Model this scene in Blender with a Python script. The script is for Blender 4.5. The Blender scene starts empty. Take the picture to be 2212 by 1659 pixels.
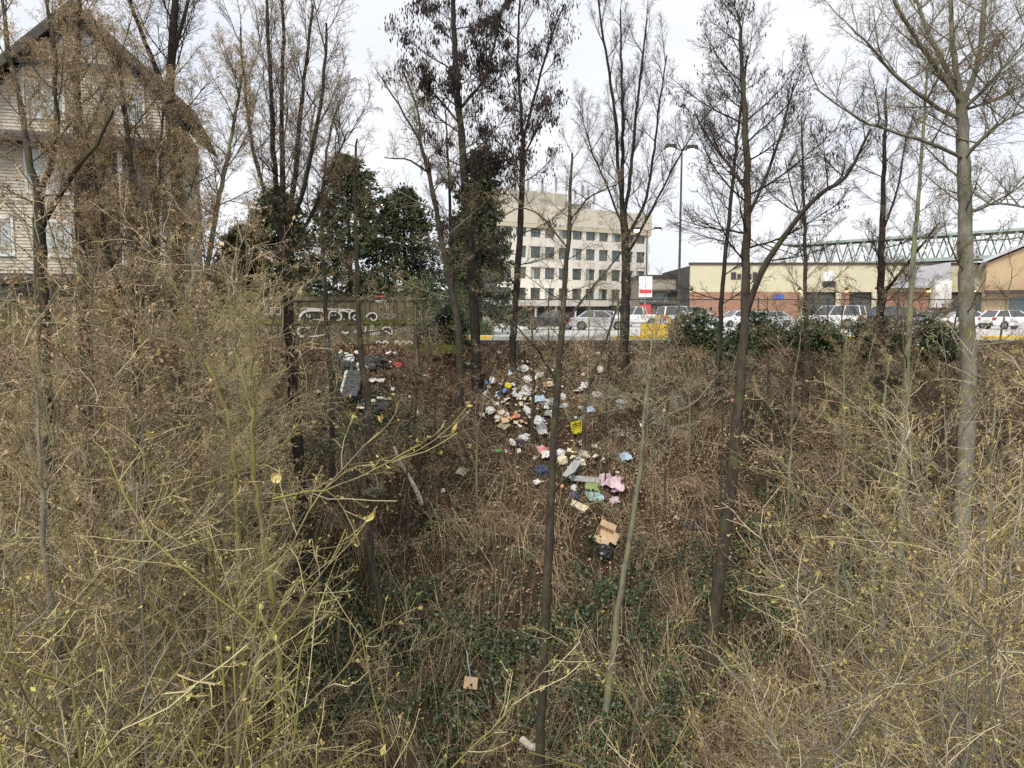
import bpy, bmesh, math, random
import numpy as np
from mathutils import Vector, Matrix, Euler, noise as mnoise

# ------------------------------------------------------------------ camera, sky, sun, exposure
scene = bpy.context.scene
COL = scene.collection
R = math.radians
CAMZ, PITCH, FPX = 1.25, R(5.4), 1609.0            # camera height above the car park, tilt, focal length in picture units
cam_d = bpy.data.cameras.new('camera')
cam = bpy.data.objects.new('camera', cam_d); COL.objects.link(cam)
cam.location = (0, 0, CAMZ); cam.rotation_euler = (R(90) - PITCH, 0, 0)
cam_d.sensor_width = 36.0; cam_d.lens = 36.0 * FPX / 2212.0
cam_d.clip_start = 0.1; cam_d.clip_end = 3000
scene.camera = cam

SUN_EL, SUN_AZ = R(48), R(205)                     # soft light from behind and left of the viewer
world = bpy.data.worlds.new('World'); scene.world = world; world.use_nodes = True
wn, wl = world.node_tree.nodes, world.node_tree.links
wn.clear()
w_out = wn.new('ShaderNodeOutputWorld'); w_bg = wn.new('ShaderNodeBackground')
w_sky = wn.new('ShaderNodeTexSky'); w_sky.sky_type = 'NISHITA'; w_sky.sun_disc = False
w_sky.sun_elevation = SUN_EL; w_sky.sun_rotation = SUN_AZ
w_sc = wn.new('ShaderNodeVectorMath'); w_sc.operation = 'SCALE'; w_sc.inputs['Scale'].default_value = 0.10
wl.new(w_sky.outputs['Color'], w_sc.inputs[0])
w_tc = wn.new('ShaderNodeTexCoord')
w_mp = wn.new('ShaderNodeMapping'); w_mp.inputs['Scale'].default_value = (1.6, 1.6, 5.0)
wl.new(w_tc.outputs['Generated'], w_mp.inputs['Vector'])
w_no = wn.new('ShaderNodeTexNoise'); w_no.inputs['Scale'].default_value = 1.3; w_no.inputs['Detail'].default_value = 5
wl.new(w_mp.outputs['Vector'], w_no.inputs['Vector'])
w_cr = wn.new('ShaderNodeValToRGB')
w_cr.color_ramp.elements[0].position = 0.30; w_cr.color_ramp.elements[0].color = (0.60, 0.63, 0.69, 1)
w_cr.color_ramp.elements[1].position = 0.62; w_cr.color_ramp.elements[1].color = (0.74, 0.735, 0.75, 1)
wl.new(w_no.outputs['Fac'], w_cr.inputs['Fac'])
w_mx = wn.new('ShaderNodeMix'); w_mx.data_type = 'RGBA'; w_mx.inputs[0].default_value = 0.93   # an overcast deck over the clear sky
wl.new(w_sc.outputs[0], w_mx.inputs[6]); wl.new(w_cr.outputs['Color'], w_mx.inputs[7])
wl.new(w_mx.outputs[2], w_bg.inputs['Color']); w_bg.inputs['Strength'].default_value = 1.0
wl.new(w_bg.outputs[0], w_out.inputs['Surface'])

sun_d = bpy.data.lights.new('sun', 'SUN'); sun_d.energy = 2.4; sun_d.angle = R(22); sun_d.color = (1.0, 0.96, 0.9)
sun = bpy.data.objects.new('sun', sun_d); COL.objects.link(sun)
sun.rotation_euler = (R(90) - SUN_EL, 0, R(180) - SUN_AZ + R(180) - R(180))
sun.rotation_euler = Vector((math.sin(SUN_AZ) * math.cos(SUN_EL), math.cos(SUN_AZ) * math.cos(SUN_EL), math.sin(SUN_EL))).to_track_quat('Z', 'Y').to_euler()

vs = scene.view_settings
vs.view_transform = 'Standard'; vs.look = 'None'; vs.exposure = 0.55; vs.gamma = 1.0
try: vs.use_curve_mapping = False
except Exception: pass
scene.cycles.use_denoising = False
scene.cycles.max_bounces = 6; scene.cycles.diffuse_bounces = 3; scene.cycles.transparent_max_bounces = 8

rng = np.random.default_rng(11)
rnd = random.Random(5)

# ------------------------------------------------------------------ helpers
def P(u, v, Y):
    """World point at depth Y seen in direction (u, v) of the surveyed view."""
    dx = (u - 1106.0) / FPX; dy = (829.5 - v) / FPX
    d = Vector((dx, math.cos(PITCH) + dy * math.sin(PITCH), -math.sin(PITCH) + dy * math.cos(PITCH)))
    t = Y / d.y
    return Vector((d.x * t, Y, CAMZ + d.z * t))

def sstep(a, b, x):
    t = np.clip((x - a) / (b - a), 0, 1); return t * t * (3 - 2 * t)

SX = [-30, 0, .7, 2, 4, 9, 13, 16, 19, 22, 25, 29, 33, 36, 60]
SZ = [0, 0, -.06, -.75, -1.75, -4.7, -7.4, -9.6, -11.9, -13.3, -13.7, -11.2, -8.6, -7.2, -6.5]
def G(x, y):
    """Height of the ground: a flat terrace that falls into a ravine towards the viewer."""
    x = np.asarray(x, float); y = np.asarray(y, float)
    ye = 30.7 + 2.9 * sstep(-5.5, -2.0, x)
    s = ye - y
    z = (np.interp(s - .35, SX, SZ) + np.interp(s, SX, SZ) + np.interp(s + .35, SX, SZ)) / 3
    k = sstep(.8, 4, s)
    n = .30 * np.sin(.55 * x + .3 * y + 1) + .22 * np.sin(1.3 * x - .8 * y) + .16 * np.sin(2.3 * y + 1.1 * x + 2) + .08 * np.sin(4.1 * x + 2.9 * y) + .06 * np.sin(5.3 * y - 3.7 * x) + .17 * np.sin(2.9 * x + 1.9 * np.sin(1.3 * y)) * np.sin(3.3 * y + 1.4 * np.sin(1.7 * x + 1))
    return z + k * n
def g1(x, y): return float(G(x, y))
def ground_at(u, v):
    dx = (u - 1106.0) / FPX; dy = (829.5 - v) / FPX
    d = np.array((dx, math.cos(PITCH) + dy * math.sin(PITCH), -math.sin(PITCH) + dy * math.cos(PITCH)))
    t = np.arange(6, 80, .04) / d[1]
    zz = CAMZ + d[2] * t; gg = G(d[0] * t, d[1] * t)
    w = np.where(zz < gg)[0]
    i = w[0] if len(w) else len(t) - 1
    return Vector((d[0] * t[i], d[1] * t[i], gg[i]))

def tag(o, label=None, cat=None, group=None, kind=None):
    if label: o['label'] = label
    if cat: o['category'] = cat
    if group: o['group'] = group
    if kind: o['kind'] = kind
    return o
def empty(name, loc, rz=0.0):
    o = bpy.data.objects.new(name, None); COL.objects.link(o)
    o.empty_display_size = .2; o.location = loc; o.rotation_euler = (0, 0, rz)
    return o
def link(name, me, parent=None, loc=None, rot=None, scale=None):
    o = bpy.data.objects.new(name, me); COL.objects.link(o)
    if parent: o.parent = parent
    if loc is not None: o.location = loc
    if rot is not None: o.rotation_euler = rot
    if scale is not None: o.scale = scale
    return o
def kids(o): return [c for c in bpy.data.objects if c.parent == o]
def copy_tree(o, parent=None, ch=None):
    c = o.copy(); COL.objects.link(c); c.parent = parent
    for k in (ch if ch is not None else list(o.children)):
        copy_tree(k, c)
    return c

# ------------------------------------------------------------------ materials
MATS = {}
def newmat(name):
    m = bpy.data.materials.new(name); m.use_nodes = True; MATS[name] = m
    n = m.node_tree.nodes; l = m.node_tree.links
    return m, n, l, n['Principled BSDF']
def ramp(n, stops):
    r = n.new('ShaderNodeValToRGB'); e = r.color_ramp.elements
    while len(e) < len(stops): e.new(.5)
    for i, (p, c) in enumerate(stops): e[i].position = p; e[i].color = (*c, 1)
    return r
def mat_noise(name, stops, scale=6., detail=4., rough=.8, metal=0., bump=0., stretch=(1, 1, 1), spec=.3, rand=0.):
    m, n, l, b = newmat(name)
    tc = n.new('ShaderNodeTexCoord'); mp = n.new('ShaderNodeMapping'); mp.inputs['Scale'].default_value = stretch
    l.new(tc.outputs['Object'], mp.inputs['Vector'])
    t = n.new('ShaderNodeTexNoise'); t.inputs['Scale'].default_value = scale; t.inputs['Detail'].default_value = detail; t.inputs['Roughness'].default_value = .65
    l.new(mp.outputs['Vector'], t.inputs['Vector'])
    r = ramp(n, stops); l.new(t.outputs['Fac'], r.inputs['Fac'])
    src = r.outputs['Color']
    if rand:
        oi = n.new('ShaderNodeObjectInfo'); mr = n.new('ShaderNodeMapRange'); mr.inputs[3].default_value = 1 - rand; mr.inputs[4].default_value = 1 + rand
        l.new(oi.outputs['Random'], mr.inputs[0])
        vm = n.new('ShaderNodeVectorMath'); vm.operation = 'SCALE'; l.new(src, vm.inputs[0]); l.new(mr.outputs[0], vm.inputs['Scale']); src = vm.outputs[0]
    l.new(src, b.inputs['Base Color'])
    b.inputs['Roughness'].default_value = rough; b.inputs['Metallic'].default_value = metal
    b.inputs['Specular IOR Level'].default_value = spec
    if bump:
        bp = n.new('ShaderNodeBump'); bp.inputs['Strength'].default_value = bump; bp.inputs['Distance'].default_value = .02
        l.new(t.outputs['Fac'], bp.inputs['Height']); l.new(bp.outputs[0], b.inputs['Normal'])
    return m
def mat_island(name, stops, rough=.8, spec=.2, trans=0.):
    """A colour picked per separate piece (leaf, cane, twig)."""
    m, n, l, b = newmat(name)
    g = n.new('ShaderNodeNewGeometry'); r = ramp(n, stops); l.new(g.outputs['Random Per Island'], r.inputs['Fac'])
    tc = n.new('ShaderNodeTexCoord'); t = n.new('ShaderNodeTexNoise'); t.inputs['Scale'].default_value = 1.1; t.inputs['Detail'].default_value = 3
    l.new(tc.outputs['Object'], t.inputs['Vector'])
    mr = n.new('ShaderNodeMapRange'); mr.inputs[1].default_value = .3; mr.inputs[2].default_value = .7; mr.inputs[3].default_value = .7; mr.inputs[4].default_value = 1.3
    l.new(t.outputs['Fac'], mr.inputs[0])
    vm = n.new('ShaderNodeVectorMath'); vm.operation = 'SCALE'; l.new(r.outputs['Color'], vm.inputs[0]); l.new(mr.outputs[0], vm.inputs['Scale'])
    l.new(vm.outputs[0], b.inputs['Base Color'])
    b.inputs['Roughness'].default_value = rough; b.inputs['Specular IOR Level'].default_value = spec
    if trans:
        td = n.new('ShaderNodeBsdfTranslucent'); l.new(vm.outputs[0], td.inputs['Color'])
        ms = n.new('ShaderNodeMixShader'); ms.inputs[0].default_value = trans
        l.new(b.outputs[0], ms.inputs[1]); l.new(td.outputs[0], ms.inputs[2]); l.new(ms.outputs[0], n['Material Output'].inputs['Surface'])
    return m
def mat_plain(name, c, rough=.6, metal=0., spec=.4, coat=0., emit=None, es=0.):
    m = mat_noise(name, [(.3, tuple(x * .86 for x in c)), (.7, tuple(min(1, x * 1.1) for x in c))], 3., 4., rough, metal, 0, (1, 1, 1), spec)
    b = m.node_tree.nodes['Principled BSDF']
    b.inputs['Coat Weight'].default_value = coat
    if emit: b.inputs['Emission Color'].default_value = (*emit, 1); b.inputs['Emission Strength'].default_value = es
    return m
def mat_bark(name, dark, light, moss=None, mossamt=.5, scale=9.):
    m, n, l, b = newmat(name)
    tc = n.new('ShaderNodeTexCoord'); mp = n.new('ShaderNodeMapping'); mp.inputs['Scale'].default_value = (1, 1, .35)
    l.new(tc.outputs['Object'], mp.inputs['Vector'])
    t = n.new('ShaderNodeTexNoise'); t.inputs['Scale'].default_value = scale; t.inputs['Detail'].default_value = 6; t.inputs['Roughness'].default_value = .7
    l.new(mp.outputs['Vector'], t.inputs['Vector'])
    r = ramp(n, [(.32, dark), (.68, light)]); l.new(t.outputs['Fac'], r.inputs['Fac'])
    src = r.outputs['Color']
    if moss:
        t2 = n.new('ShaderNodeTexNoise'); t2.inputs['Scale'].default_value = 2.2; t2.inputs['Detail'].default_value = 5
        l.new(tc.outputs['Object'], t2.inputs['Vector'])
        r2 = ramp(n, [(.62 - mossamt * .35, (0, 0, 0)), (.72 - mossamt * .3, (1, 1, 1))]); l.new(t2.outputs['Fac'], r2.inputs['Fac'])
        mx = n.new('ShaderNodeMix'); mx.data_type = 'RGBA'; l.new(r2.outputs['Color'], mx.inputs[0]); l.new(src, mx.inputs[6]); mx.inputs[7].default_value = (*moss, 1)
        src = mx.outputs[2]
    l.new(src, b.inputs['Base Color']); b.inputs['Roughness'].default_value = .9; b.inputs['Specular IOR Level'].default_value = .15
    bp = n.new('ShaderNodeBump'); bp.inputs['Strength'].default_value = .6; bp.inputs['Distance'].default_value = .02
    l.new(t.outputs['Fac'], bp.inputs['Height']); l.new(bp.outputs[0], b.inputs['Normal'])
    return m

mat_bark('bark_dark', (.016, .014, .012), (.052, .044, .036), (.055, .055, .028), .15)
mat_bark('bark_brown', (.030, .025, .020), (.10, .082, .062), (.085, .085, .04), .25)
mat_bark('bark_pale', (.13, .12, .095), (.31, .29, .235), (.17, .17, .09), .30, 5.)
mat_bark('bark_moss', (.10, .085, .05), (.27, .22, .13), (.22, .20, .06), .6)
mat_bark('bark_lichen', (.09, .08, .055), (.27, .245, .175), (.22, .225, .12), .5)
mat_bark('bark_log', (.16, .10, .06), (.55, .50, .42), None, 0, 4.)
mat_island('twig_dark', [(0, (.028, .022, .018)), (.6, (.07, .052, .04)), (1, (.15, .11, .08))])
mat_island('twig_brown', [(0, (.08, .056, .038)), (.6, (.22, .16, .105)), (1, (.40, .31, .21))])
mat_island('twig_tan', [(0, (.10, .07, .038)), (.45, (.34, .255, .14)), (1, (.68, .57, .38))])
mat_island('twig_green', [(0, (.12, .095, .045)), (.5, (.31, .26, .12)), (1, (.56, .50, .29))])
mat_island('twig_lichen', [(0, (.14, .13, .09)), (.5, (.34, .33, .24)), (1, (.55, .53, .42))])
mat_island('bud_green', [(0, (.38, .27, .08)), (.6, (.52, .44, .14)), (1, (.42, .48, .14))], .6, .3, .25)
mat_island('bud_brown', [(0, (.16, .09, .05)), (1, (.34, .22, .12))], .8, .2)
mat_island('tassel', [(0, (.20, .13, .07)), (.5, (.38, .27, .155)), (1, (.54, .41, .25))], .8, .2, .2)
mat_island('pod', [(0, (.022, .018, .016)), (.75, (.055, .04, .034)), (1, (.14, .08, .06))], .7, .3)
mat_island('dead_leaf', [(0, (.06, .032, .02)), (.45, (.22, .13, .075)), (.8, (.40, .27, .165)), (1, (.56, .42, .29))], .85, .2)
mat_island('red_leaf', [(0, (.035, .012, .009)), (.6, (.13, .045, .03)), (1, (.27, .12, .075))], .85, .2)
mat_island('cane', [(0, (.07, .048, .028)), (.35, (.22, .155, .085)), (.72, (.44, .335, .20)), (1, (.66, .54, .37))], .8, .2)
mat_island('green_leaf', [(0, (.012, .026, .010)), (.6, (.035, .066, .022)), (.92, (.085, .13, .04)), (1, (.20, .25, .09))], .45, .5, .12)
mat_island('ivy_leaf', [(0, (.008, .016, .007)), (.7, (.022, .040, .015)), (1, (.06, .085, .03))], .4, .5)
mat_island('needle', [(0, (.024, .036, .018)), (.6, (.060, .078, .034)), (1, (.13, .14, .06))], .7, .3)
mat_island('laurel', [(0, (.03, .055, .015)), (.6, (.075, .115, .03)), (1, (.17, .21, .065))], .45, .5, .15)
mat_noise('soil', [(.25, (.010, .007, .005)), (.5, (.040, .028, .018)), (.75, (.11, .08, .052))], 5.5, 8, .95, 0, .8, (1, 1, 1), .1)
mat_noise('grass', [(.3, (.05, .075, .02)), (.7, (.13, .16, .05))], 4, 6, .95, 0, .4)
mat_noise('pavement', [(.25, (.42, .415, .40)), (.7, (.55, .545, .53))], .7, 8, .9, 0, .1)
mat_noise('kerb_concrete', [(.3, (.40, .39, .36)), (.7, (.55, .54, .5))], 5, 5, .9)
mat_noise('kerb_yellow', [(.25, (.30, .2, .03)), (.5, (.72, .47, .04)), (.8, (.80, .56, .10))], 7, 6, .7)
mat_noise('line_paint', [(.3, (.5, .49, .46)), (.7, (.75, .74, .7))], 8, 6, .8)
def M(*names): return [MATS[n] for n in names]

# ------------------------------------------------------------------ mesh helpers
def arr_mesh(name, V, F, mats, midx=None, smooth=True):
    """Mesh from numpy vertex rows and quad (or triangle) rows."""
    me = bpy.data.meshes.new(name)
    V = np.ascontiguousarray(V, np.float32); F = np.ascontiguousarray(F, np.int32)
    me.vertices.add(len(V)); me.vertices.foreach_set('co', V.ravel())
    k = F.shape[1]
    me.loops.add(F.size); me.loops.foreach_set('vertex_index', F.ravel())
    me.polygons.add(len(F)); me.polygons.foreach_set('loop_start', np.arange(0, F.size, k, dtype=np.int32))
    try: me.polygons.foreach_set('loop_total', np.full(len(F), k, np.int32))
    except Exception: pass
    for m in mats: me.materials.append(m)
    if midx is not None: me.polygons.foreach_set('material_index', np.ascontiguousarray(midx, np.int32))
    me.polygons.foreach_set('use_smooth', np.full(len(F), smooth, bool))
    me.update(calc_edges=True)
    return me

def nrm(a): return a / np.maximum(np.linalg.norm(a, axis=-1, keepdims=True), 1e-9)

class Geo:
    """Collects arrays of quads with material indices."""
    def __init__(s): s.V = []; s.F = []; s.I = []; s.n = 0
    def add(s, V, F, mi=0):
        if len(V) == 0: return
        s.V.append(V); s.F.append(F + s.n); s.I.append(np.full(len(F), mi)); s.n += len(V)
    def tubes(s, pts, rad, k=4, mi=0):
        """pts (B,n,3), rad (B,n): one tapered tube for each row."""
        B, n, _ = pts.shape
        if B == 0: return
        t = np.empty_like(pts); t[:, 1:-1] = pts[:, 2:] - pts[:, :-2]; t[:, 0] = pts[:, 1] - pts[:, 0]; t[:, -1] = pts[:, -1] - pts[:, -2]
        t = nrm(t)
        ref = np.where(np.abs(t[:, :1, 2:3]) > .9, np.array([1., 0, 0]), np.array([0, 0, 1.]))
        a = nrm(np.cross(t, np.broadcast_to(ref, t.shape))); b = np.cross(t, a)
        th = np.arange(k) * 2 * math.pi / k
        ring = a[:, :, None] * np.cos(th)[None, None, :, None] + b[:, :, None] * np.sin(th)[None, None, :, None]
        V = (pts[:, :, None] + ring * rad[:, :, None, None]).reshape(-1, 3)
        i = np.arange(n - 1)[:, None]; j = np.arange(k)[None]
        q = np.stack([i * k + j, i * k + (j + 1) % k, (i + 1) * k + (j + 1) % k, (i + 1) * k + j], -1).reshape(-1, 4)
        F = (q[None] + (np.arange(B) * n * k)[:, None, None]).reshape(-1, 4)
        s.add(V, F, mi)
    def leaves(s, pos, d, side, L, W, mi=0):
        """pos,d,side (B,3): a pointed four-cornered leaf for each row."""
        L = np.broadcast_to(np.asarray(L, float), (len(pos),))[:, None]; W = np.broadcast_to(np.asarray(W, float), (len(pos),))[:, None]
        V = np.stack([pos, pos + d * L * .5 + side * W * .5, pos + d * L, pos + d * L * .45 - side * W * .5], 1).reshape(-1, 3)
        F = np.arange(len(pos) * 4).reshape(-1, 4)
        s.add(V, F, mi)
    def mesh(s, name, mats, smooth=True):
        return arr_mesh(name, np.concatenate(s.V), np.concatenate(s.F), mats, np.concatenate(s.I), smooth)

def rdir(n): return nrm(rng.normal(size=(n, 3)))
def perp(d):
    a = nrm(np.cross(d, rdir(len(d)))); return a
def walk(p, d, L, n, jit, up):
    """Wandering polylines from p along d."""
    B = len(p); pts = np.empty((B, n, 3)); pts[:, 0] = p
    d = nrm(d); st = (L / (n - 1))[:, None]
    for i in range(1, n):
        d = nrm(d + jit * rng.normal(size=(B, 3)) + np.array([0, 0, up]))
        pts[:, i] = pts[:, i - 1] + d * st
    return pts
def spread(pts, rad, k, t0, t1, a0, a1, len0, taper, rr, n, jit, up, rmin=.0, rend=.35, flat=0.):
    """Children along each row of pts: k per row."""
    B, m, _ = pts.shape
    t = (np.arange(k)[None] + rng.random((B, k))) / k * (t1 - t0) + t0
    f = t * (m - 1); i = np.minimum(f.astype(int), m - 2); w = (f - i)[..., None]
    b = np.arange(B)[:, None]
    p = pts[b, i] * (1 - w) + pts[b, i + 1] * w
    tg = nrm(pts[b, i + 1] - pts[b, i]).reshape(-1, 3)
    r = rad[b, i] * (1 - w[..., 0]) + rad[b, i + 1] * w[..., 0]
    az = perp(tg)
    if flat: az[:, 2] *= (1 - flat); az = nrm(az)
    a = rng.uniform(a0, a1, len(tg))[:, None]
    d = tg * np.cos(a) + az * np.sin(a)
    L = (len0 * (1 - taper * t) * rng.uniform(.6, 1.3, t.shape)).ravel()
    c = walk(p.reshape(-1, 3), d, L, n, jit, up)
    r0 = np.maximum(r.ravel() * rr, rmin)
    cr = r0[:, None] * np.linspace(1, rend, n)[None]
    return c, np.maximum(cr, rmin * .8)

class MB:
    """Small hand-built meshes."""
    def __init__(s): s.v = []; s.f = []; s.m = []
    def poly(s, pts, m=0):
        i = len(s.v); s.v += [tuple(p) for p in pts]; s.f.append(list(range(i, i + len(pts)))); s.m.append(m)
    def box(s, x0, x1, y0, y1, z0, z1, m=0, M4=None):
        c = [(x0, y0, z0), (x1, y0, z0), (x1, y1, z0), (x0, y1, z0), (x0, y0, z1), (x1, y0, z1), (x1, y1, z1), (x0, y1, z1)]
        if M4 is not None: c = [tuple(M4 @ Vector(p)) for p in c]
        i = len(s.v); s.v += c
        for q in ((3, 2, 1, 0), (4, 5, 6, 7), (0, 1, 5, 4), (1, 2, 6, 5), (2, 3, 7, 6), (3, 0, 4, 7)):
            s.f.append([i + a for a in q]); s.m.append(m)
    def prism(s, poly, a, b, axis='y', m=0):
        """poly: 2-D outline (x,z) extruded along y, or (y,z) along x, or (x,y) along z."""
        def pt(p, h):
            return (p[0], h, p[1]) if axis == 'y' else (h, p[0], p[1]) if axis == 'x' else (p[0], p[1], h)
        n = len(poly); i = len(s.v)
        s.v += [pt(p, a) for p in poly] + [pt(p, b) for p in poly]
        s.f.append(list(range(i, i + n))); s.f.append(list(range(i + 2 * n - 1, i + n - 1, -1))); s.m += [m, m]
        for k in range(n):
            s.f.append([i + k, i + n + k, i + n + (k + 1) % n, i + (k + 1) % n]); s.m.append(m)
    def tube(s, pts, r, k=6, m=0, cap=True):
        pts = [Vector(p) for p in pts]; n = len(pts); i0 = len(s.v)
        if not hasattr(r, '__len__'): r = [r] * n
        ref = None
        for i, p in enumerate(pts):
            t = (pts[min(i + 1, n - 1)] - pts[max(i - 1, 0)]).normalized()
            if ref is None: ref = Vector((0, 0, 1)) if abs(t.z) < .9 else Vector((1, 0, 0))
            a = t.cross(ref).normalized(); b = t.cross(a)
            for j in range(k):
                th = 2 * math.pi * (j + .5) / k
                s.v.append(tuple(p + (a * math.cos(th) + b * math.sin(th)) * r[i]))
        for i in range(n - 1):
            for j in range(k):
                s.f.append([i0 + i * k + j, i0 + i * k + (j + 1) % k, i0 + (i + 1) * k + (j + 1) % k, i0 + (i + 1) * k + j]); s.m.append(m)
        if cap:
            s.f.append([i0 + j for j in range(k)][::-1]); s.m.append(m)
            s.f.append([i0 + (n - 1) * k + j for j in range(k)]); s.m.append(m)
    def lathe(s, prof, k=16, axis='z', m=0, c=(0, 0, 0)):
        i0 = len(s.v); n = len(prof)
        for (r, h) in prof:
            for j in range(k):
                th = 2 * math.pi * j / k; x, y = r * math.cos(th), r * math.sin(th)
                p = (x, y, h) if axis == 'z' else (x, h, y) if axis == 'y' else (h, x, y)
                s.v.append((p[0] + c[0], p[1] + c[1], p[2] + c[2]))
        for i in range(n - 1):
            for j in range(k):
                s.f.append([i0 + i * k + j, i0 + i * k + (j + 1) % k, i0 + (i + 1) * k + (j + 1) % k, i0 + (i + 1) * k + j]); s.m.append(m)
    def ribbon(s, pts, w, y=0., m=0):
        """Flat painted stroke in the x-z plane."""
        pts = [Vector((p[0], 0, p[1])) for p in pts]; L = []; Rr = []
        for i, p in enumerate(pts):
            t = (pts[min(i + 1, len(pts) - 1)] - pts[max(i - 1, 0)]).normalized(); q = Vector((-t.z, 0, t.x)) * w * .5
            L.append((p.x + q.x, y, p.z + q.z)); Rr.append((p.x - q.x, y, p.z - q.z))
        i0 = len(s.v); n = len(pts); s.v += L + Rr
        for i in range(n - 1):
            s.f.append([i0 + i, i0 + n + i, i0 + n + i + 1, i0 + i + 1]); s.m.append(m)
    def mesh(s, name, mats, smooth=False):
        me = bpy.data.meshes.new(name); me.from_pydata(s.v, [], s.f)
        for q in mats: me.materials.append(q)
        if len(mats) > 1: me.polygons.foreach_set('material_index', s.m)
        if smooth: me.polygons.foreach_set('use_smooth', [True] * len(me.polygons))
        me.update(); return me
    def build(s, name, mats, parent=None, loc=None, rot=None, smooth=False):
        return link(name, s.mesh(name, mats if isinstance(mats, list) else [mats], smooth), parent, loc, rot)

# ------------------------------------------------------------------ the setting: ground, terrace, car park
def build_ground():
    xs = np.concatenate([np.linspace(-120, -34, 12)[:-1], np.arange(-34, 34.01, .3), np.linspace(34, 140, 14)[1:]])
    ys = np.concatenate([np.linspace(-60, -4, 12)[:-1], np.arange(-4, 37.01, .3)])
    X, Y = np.meshgrid(xs, ys)
    Z = G(X, Y)
    V = np.stack([X, Y, Z], -1).reshape(-1, 3); nx, ny = len(xs), len(ys)
    i = (np.arange(ny - 1)[:, None] * nx + np.arange(nx - 1)[None]).ravel()
    F = np.stack([i, i + 1, i + nx + 1, i + nx], 1)
    o = link('ground', arr_mesh('ground', V, F, M('soil')))
    tag(o, 'brown soil bank falling into a ravine below the car park', None, None, 'structure')
    m = MB(); m.poly([(-900, 36.9, -.012), (900, 36.9, -.012), (900, 1800, -.012), (-900, 1800, -.012)])
    tag(m.build('terrain', M('soil')), 'level ground beyond the bank', None, None, 'structure')
    m = MB(); m.poly([(-4.2, 35.2, .004), (60, 35.2, .004), (60, 94.5, .004), (-4.2, 94.5, .004)])
    tag(m.build('car_park', M('pavement')), 'pale concrete car park behind the chain link fence', None, None, 'structure')
    m = MB(); m.poly([(-60, 32, .006), (-4.6, 32, .006), (-4.6, 94, .006), (-60, 94, .006)])
    tag(m.build('grass_verge', M('grass')), 'green verge behind the graffitied board fence', None, None, 'structure')
    # kerbs: yellow and pale stretches along the near edge of the car park
    k = tag(link('kerb', None), 'concrete kerb with worn yellow paint along the near edge of the car park', None, None, 'structure')
    x = -4.0; i = 0
    while x < 40:
        L = 1.5
        q = MB(); q.prism([(36.6, -.02), (36.6, .13), (36.63, .15), (36.8, .15), (36.83, .13), (36.83, -.02)], x + .01, x + L - .01, 'x')
        q.build('kerb_stone', M('kerb_yellow' if (i // 2) % 3 == 0 else 'kerb_concrete'), k)
        x += L; i += 1
    q = MB()
    for j in range(14):
        x = -2 + j * 2.7; q.poly([(x, 60.5, .008), (x + .1, 60.5, .008), (x + .1, 65.5, .008), (x, 65.5, .008)])
    tag(q.build('parking_lines', M('line_paint')), 'white bay lines painted on the car park', None, None, 'structure')
build_ground()
# ------------------------------------------------------------------ limbs: prototypes shared by the trees (length 1, along +x, curving up)
LIMB = {}
def limb_proto(kind, i, bark, twig, nb, nt, ns, ang, up, jit, r0, tip, bud=None, budn=0, budL=.02, budW=.01, hang=0., b1=.48, b2=.17, b3=.075, bend=.05):
    g = Geo()
    p = np.zeros((1, 3)); d = np.array([[1., 0, 0.02]])
    a = walk(p, d, np.array([1.]), 10, jit * .7, up)
    ar = r0 * np.linspace(1, .22, 10)[None]
    g.tubes(a, ar, 5, 0)
    b, br = spread(a, ar, nb, .12, .98, ang * .75, ang * 1.25, b1, .62, .55, 6, jit, up * .9, tip * 1.4)
    g.tubes(b, br, 4, 0 if bend else 1)
    c, cr = spread(b, br, nt, .12, 1., ang * .6, ang * 1.2, b2, .5, .6, 4, jit * 1.2, up * .7, tip * 1.1)
    c2, cr2 = spread(a, ar, nt, .15, 1., ang * .7, ang * 1.3, b2 * 1.2, .4, .3, 4, jit * 1.2, up * .7, tip * 1.1)
    c = np.concatenate([c, c2]); cr = np.concatenate([cr, cr2])
    g.tubes(c, cr, 3, 1)
    tips = c[:, -1]
    if ns:
        e, er = spread(c, cr, ns, .2, 1., .5, .95, b3, .4, .8, 3, jit * 1.3, up * .5, tip)
        g.tubes(e, er, 3, 1); tips = np.concatenate([tips, e[:, -1]])
    if bud:
        tp = np.repeat(tips, budn, 0); n = len(tp)
        pos = tp + rng.normal(size=(n, 3)) * budL * .45
        d = nrm(rdir(n) * (1 - hang) + np.array([0, 0, -1.]) * hang + np.array([.15, 0, .12]) * (1 - hang)); sd = perp(d)
        s = rng.uniform(.6, 1.4, n)
        g.leaves(pos, d, sd, budL * s, budW * s, 2)
    me = g.mesh('limb_' + kind, M(bark, twig, bud or twig))
    LIMB.setdefault(kind, []).append((me, tips))
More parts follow.
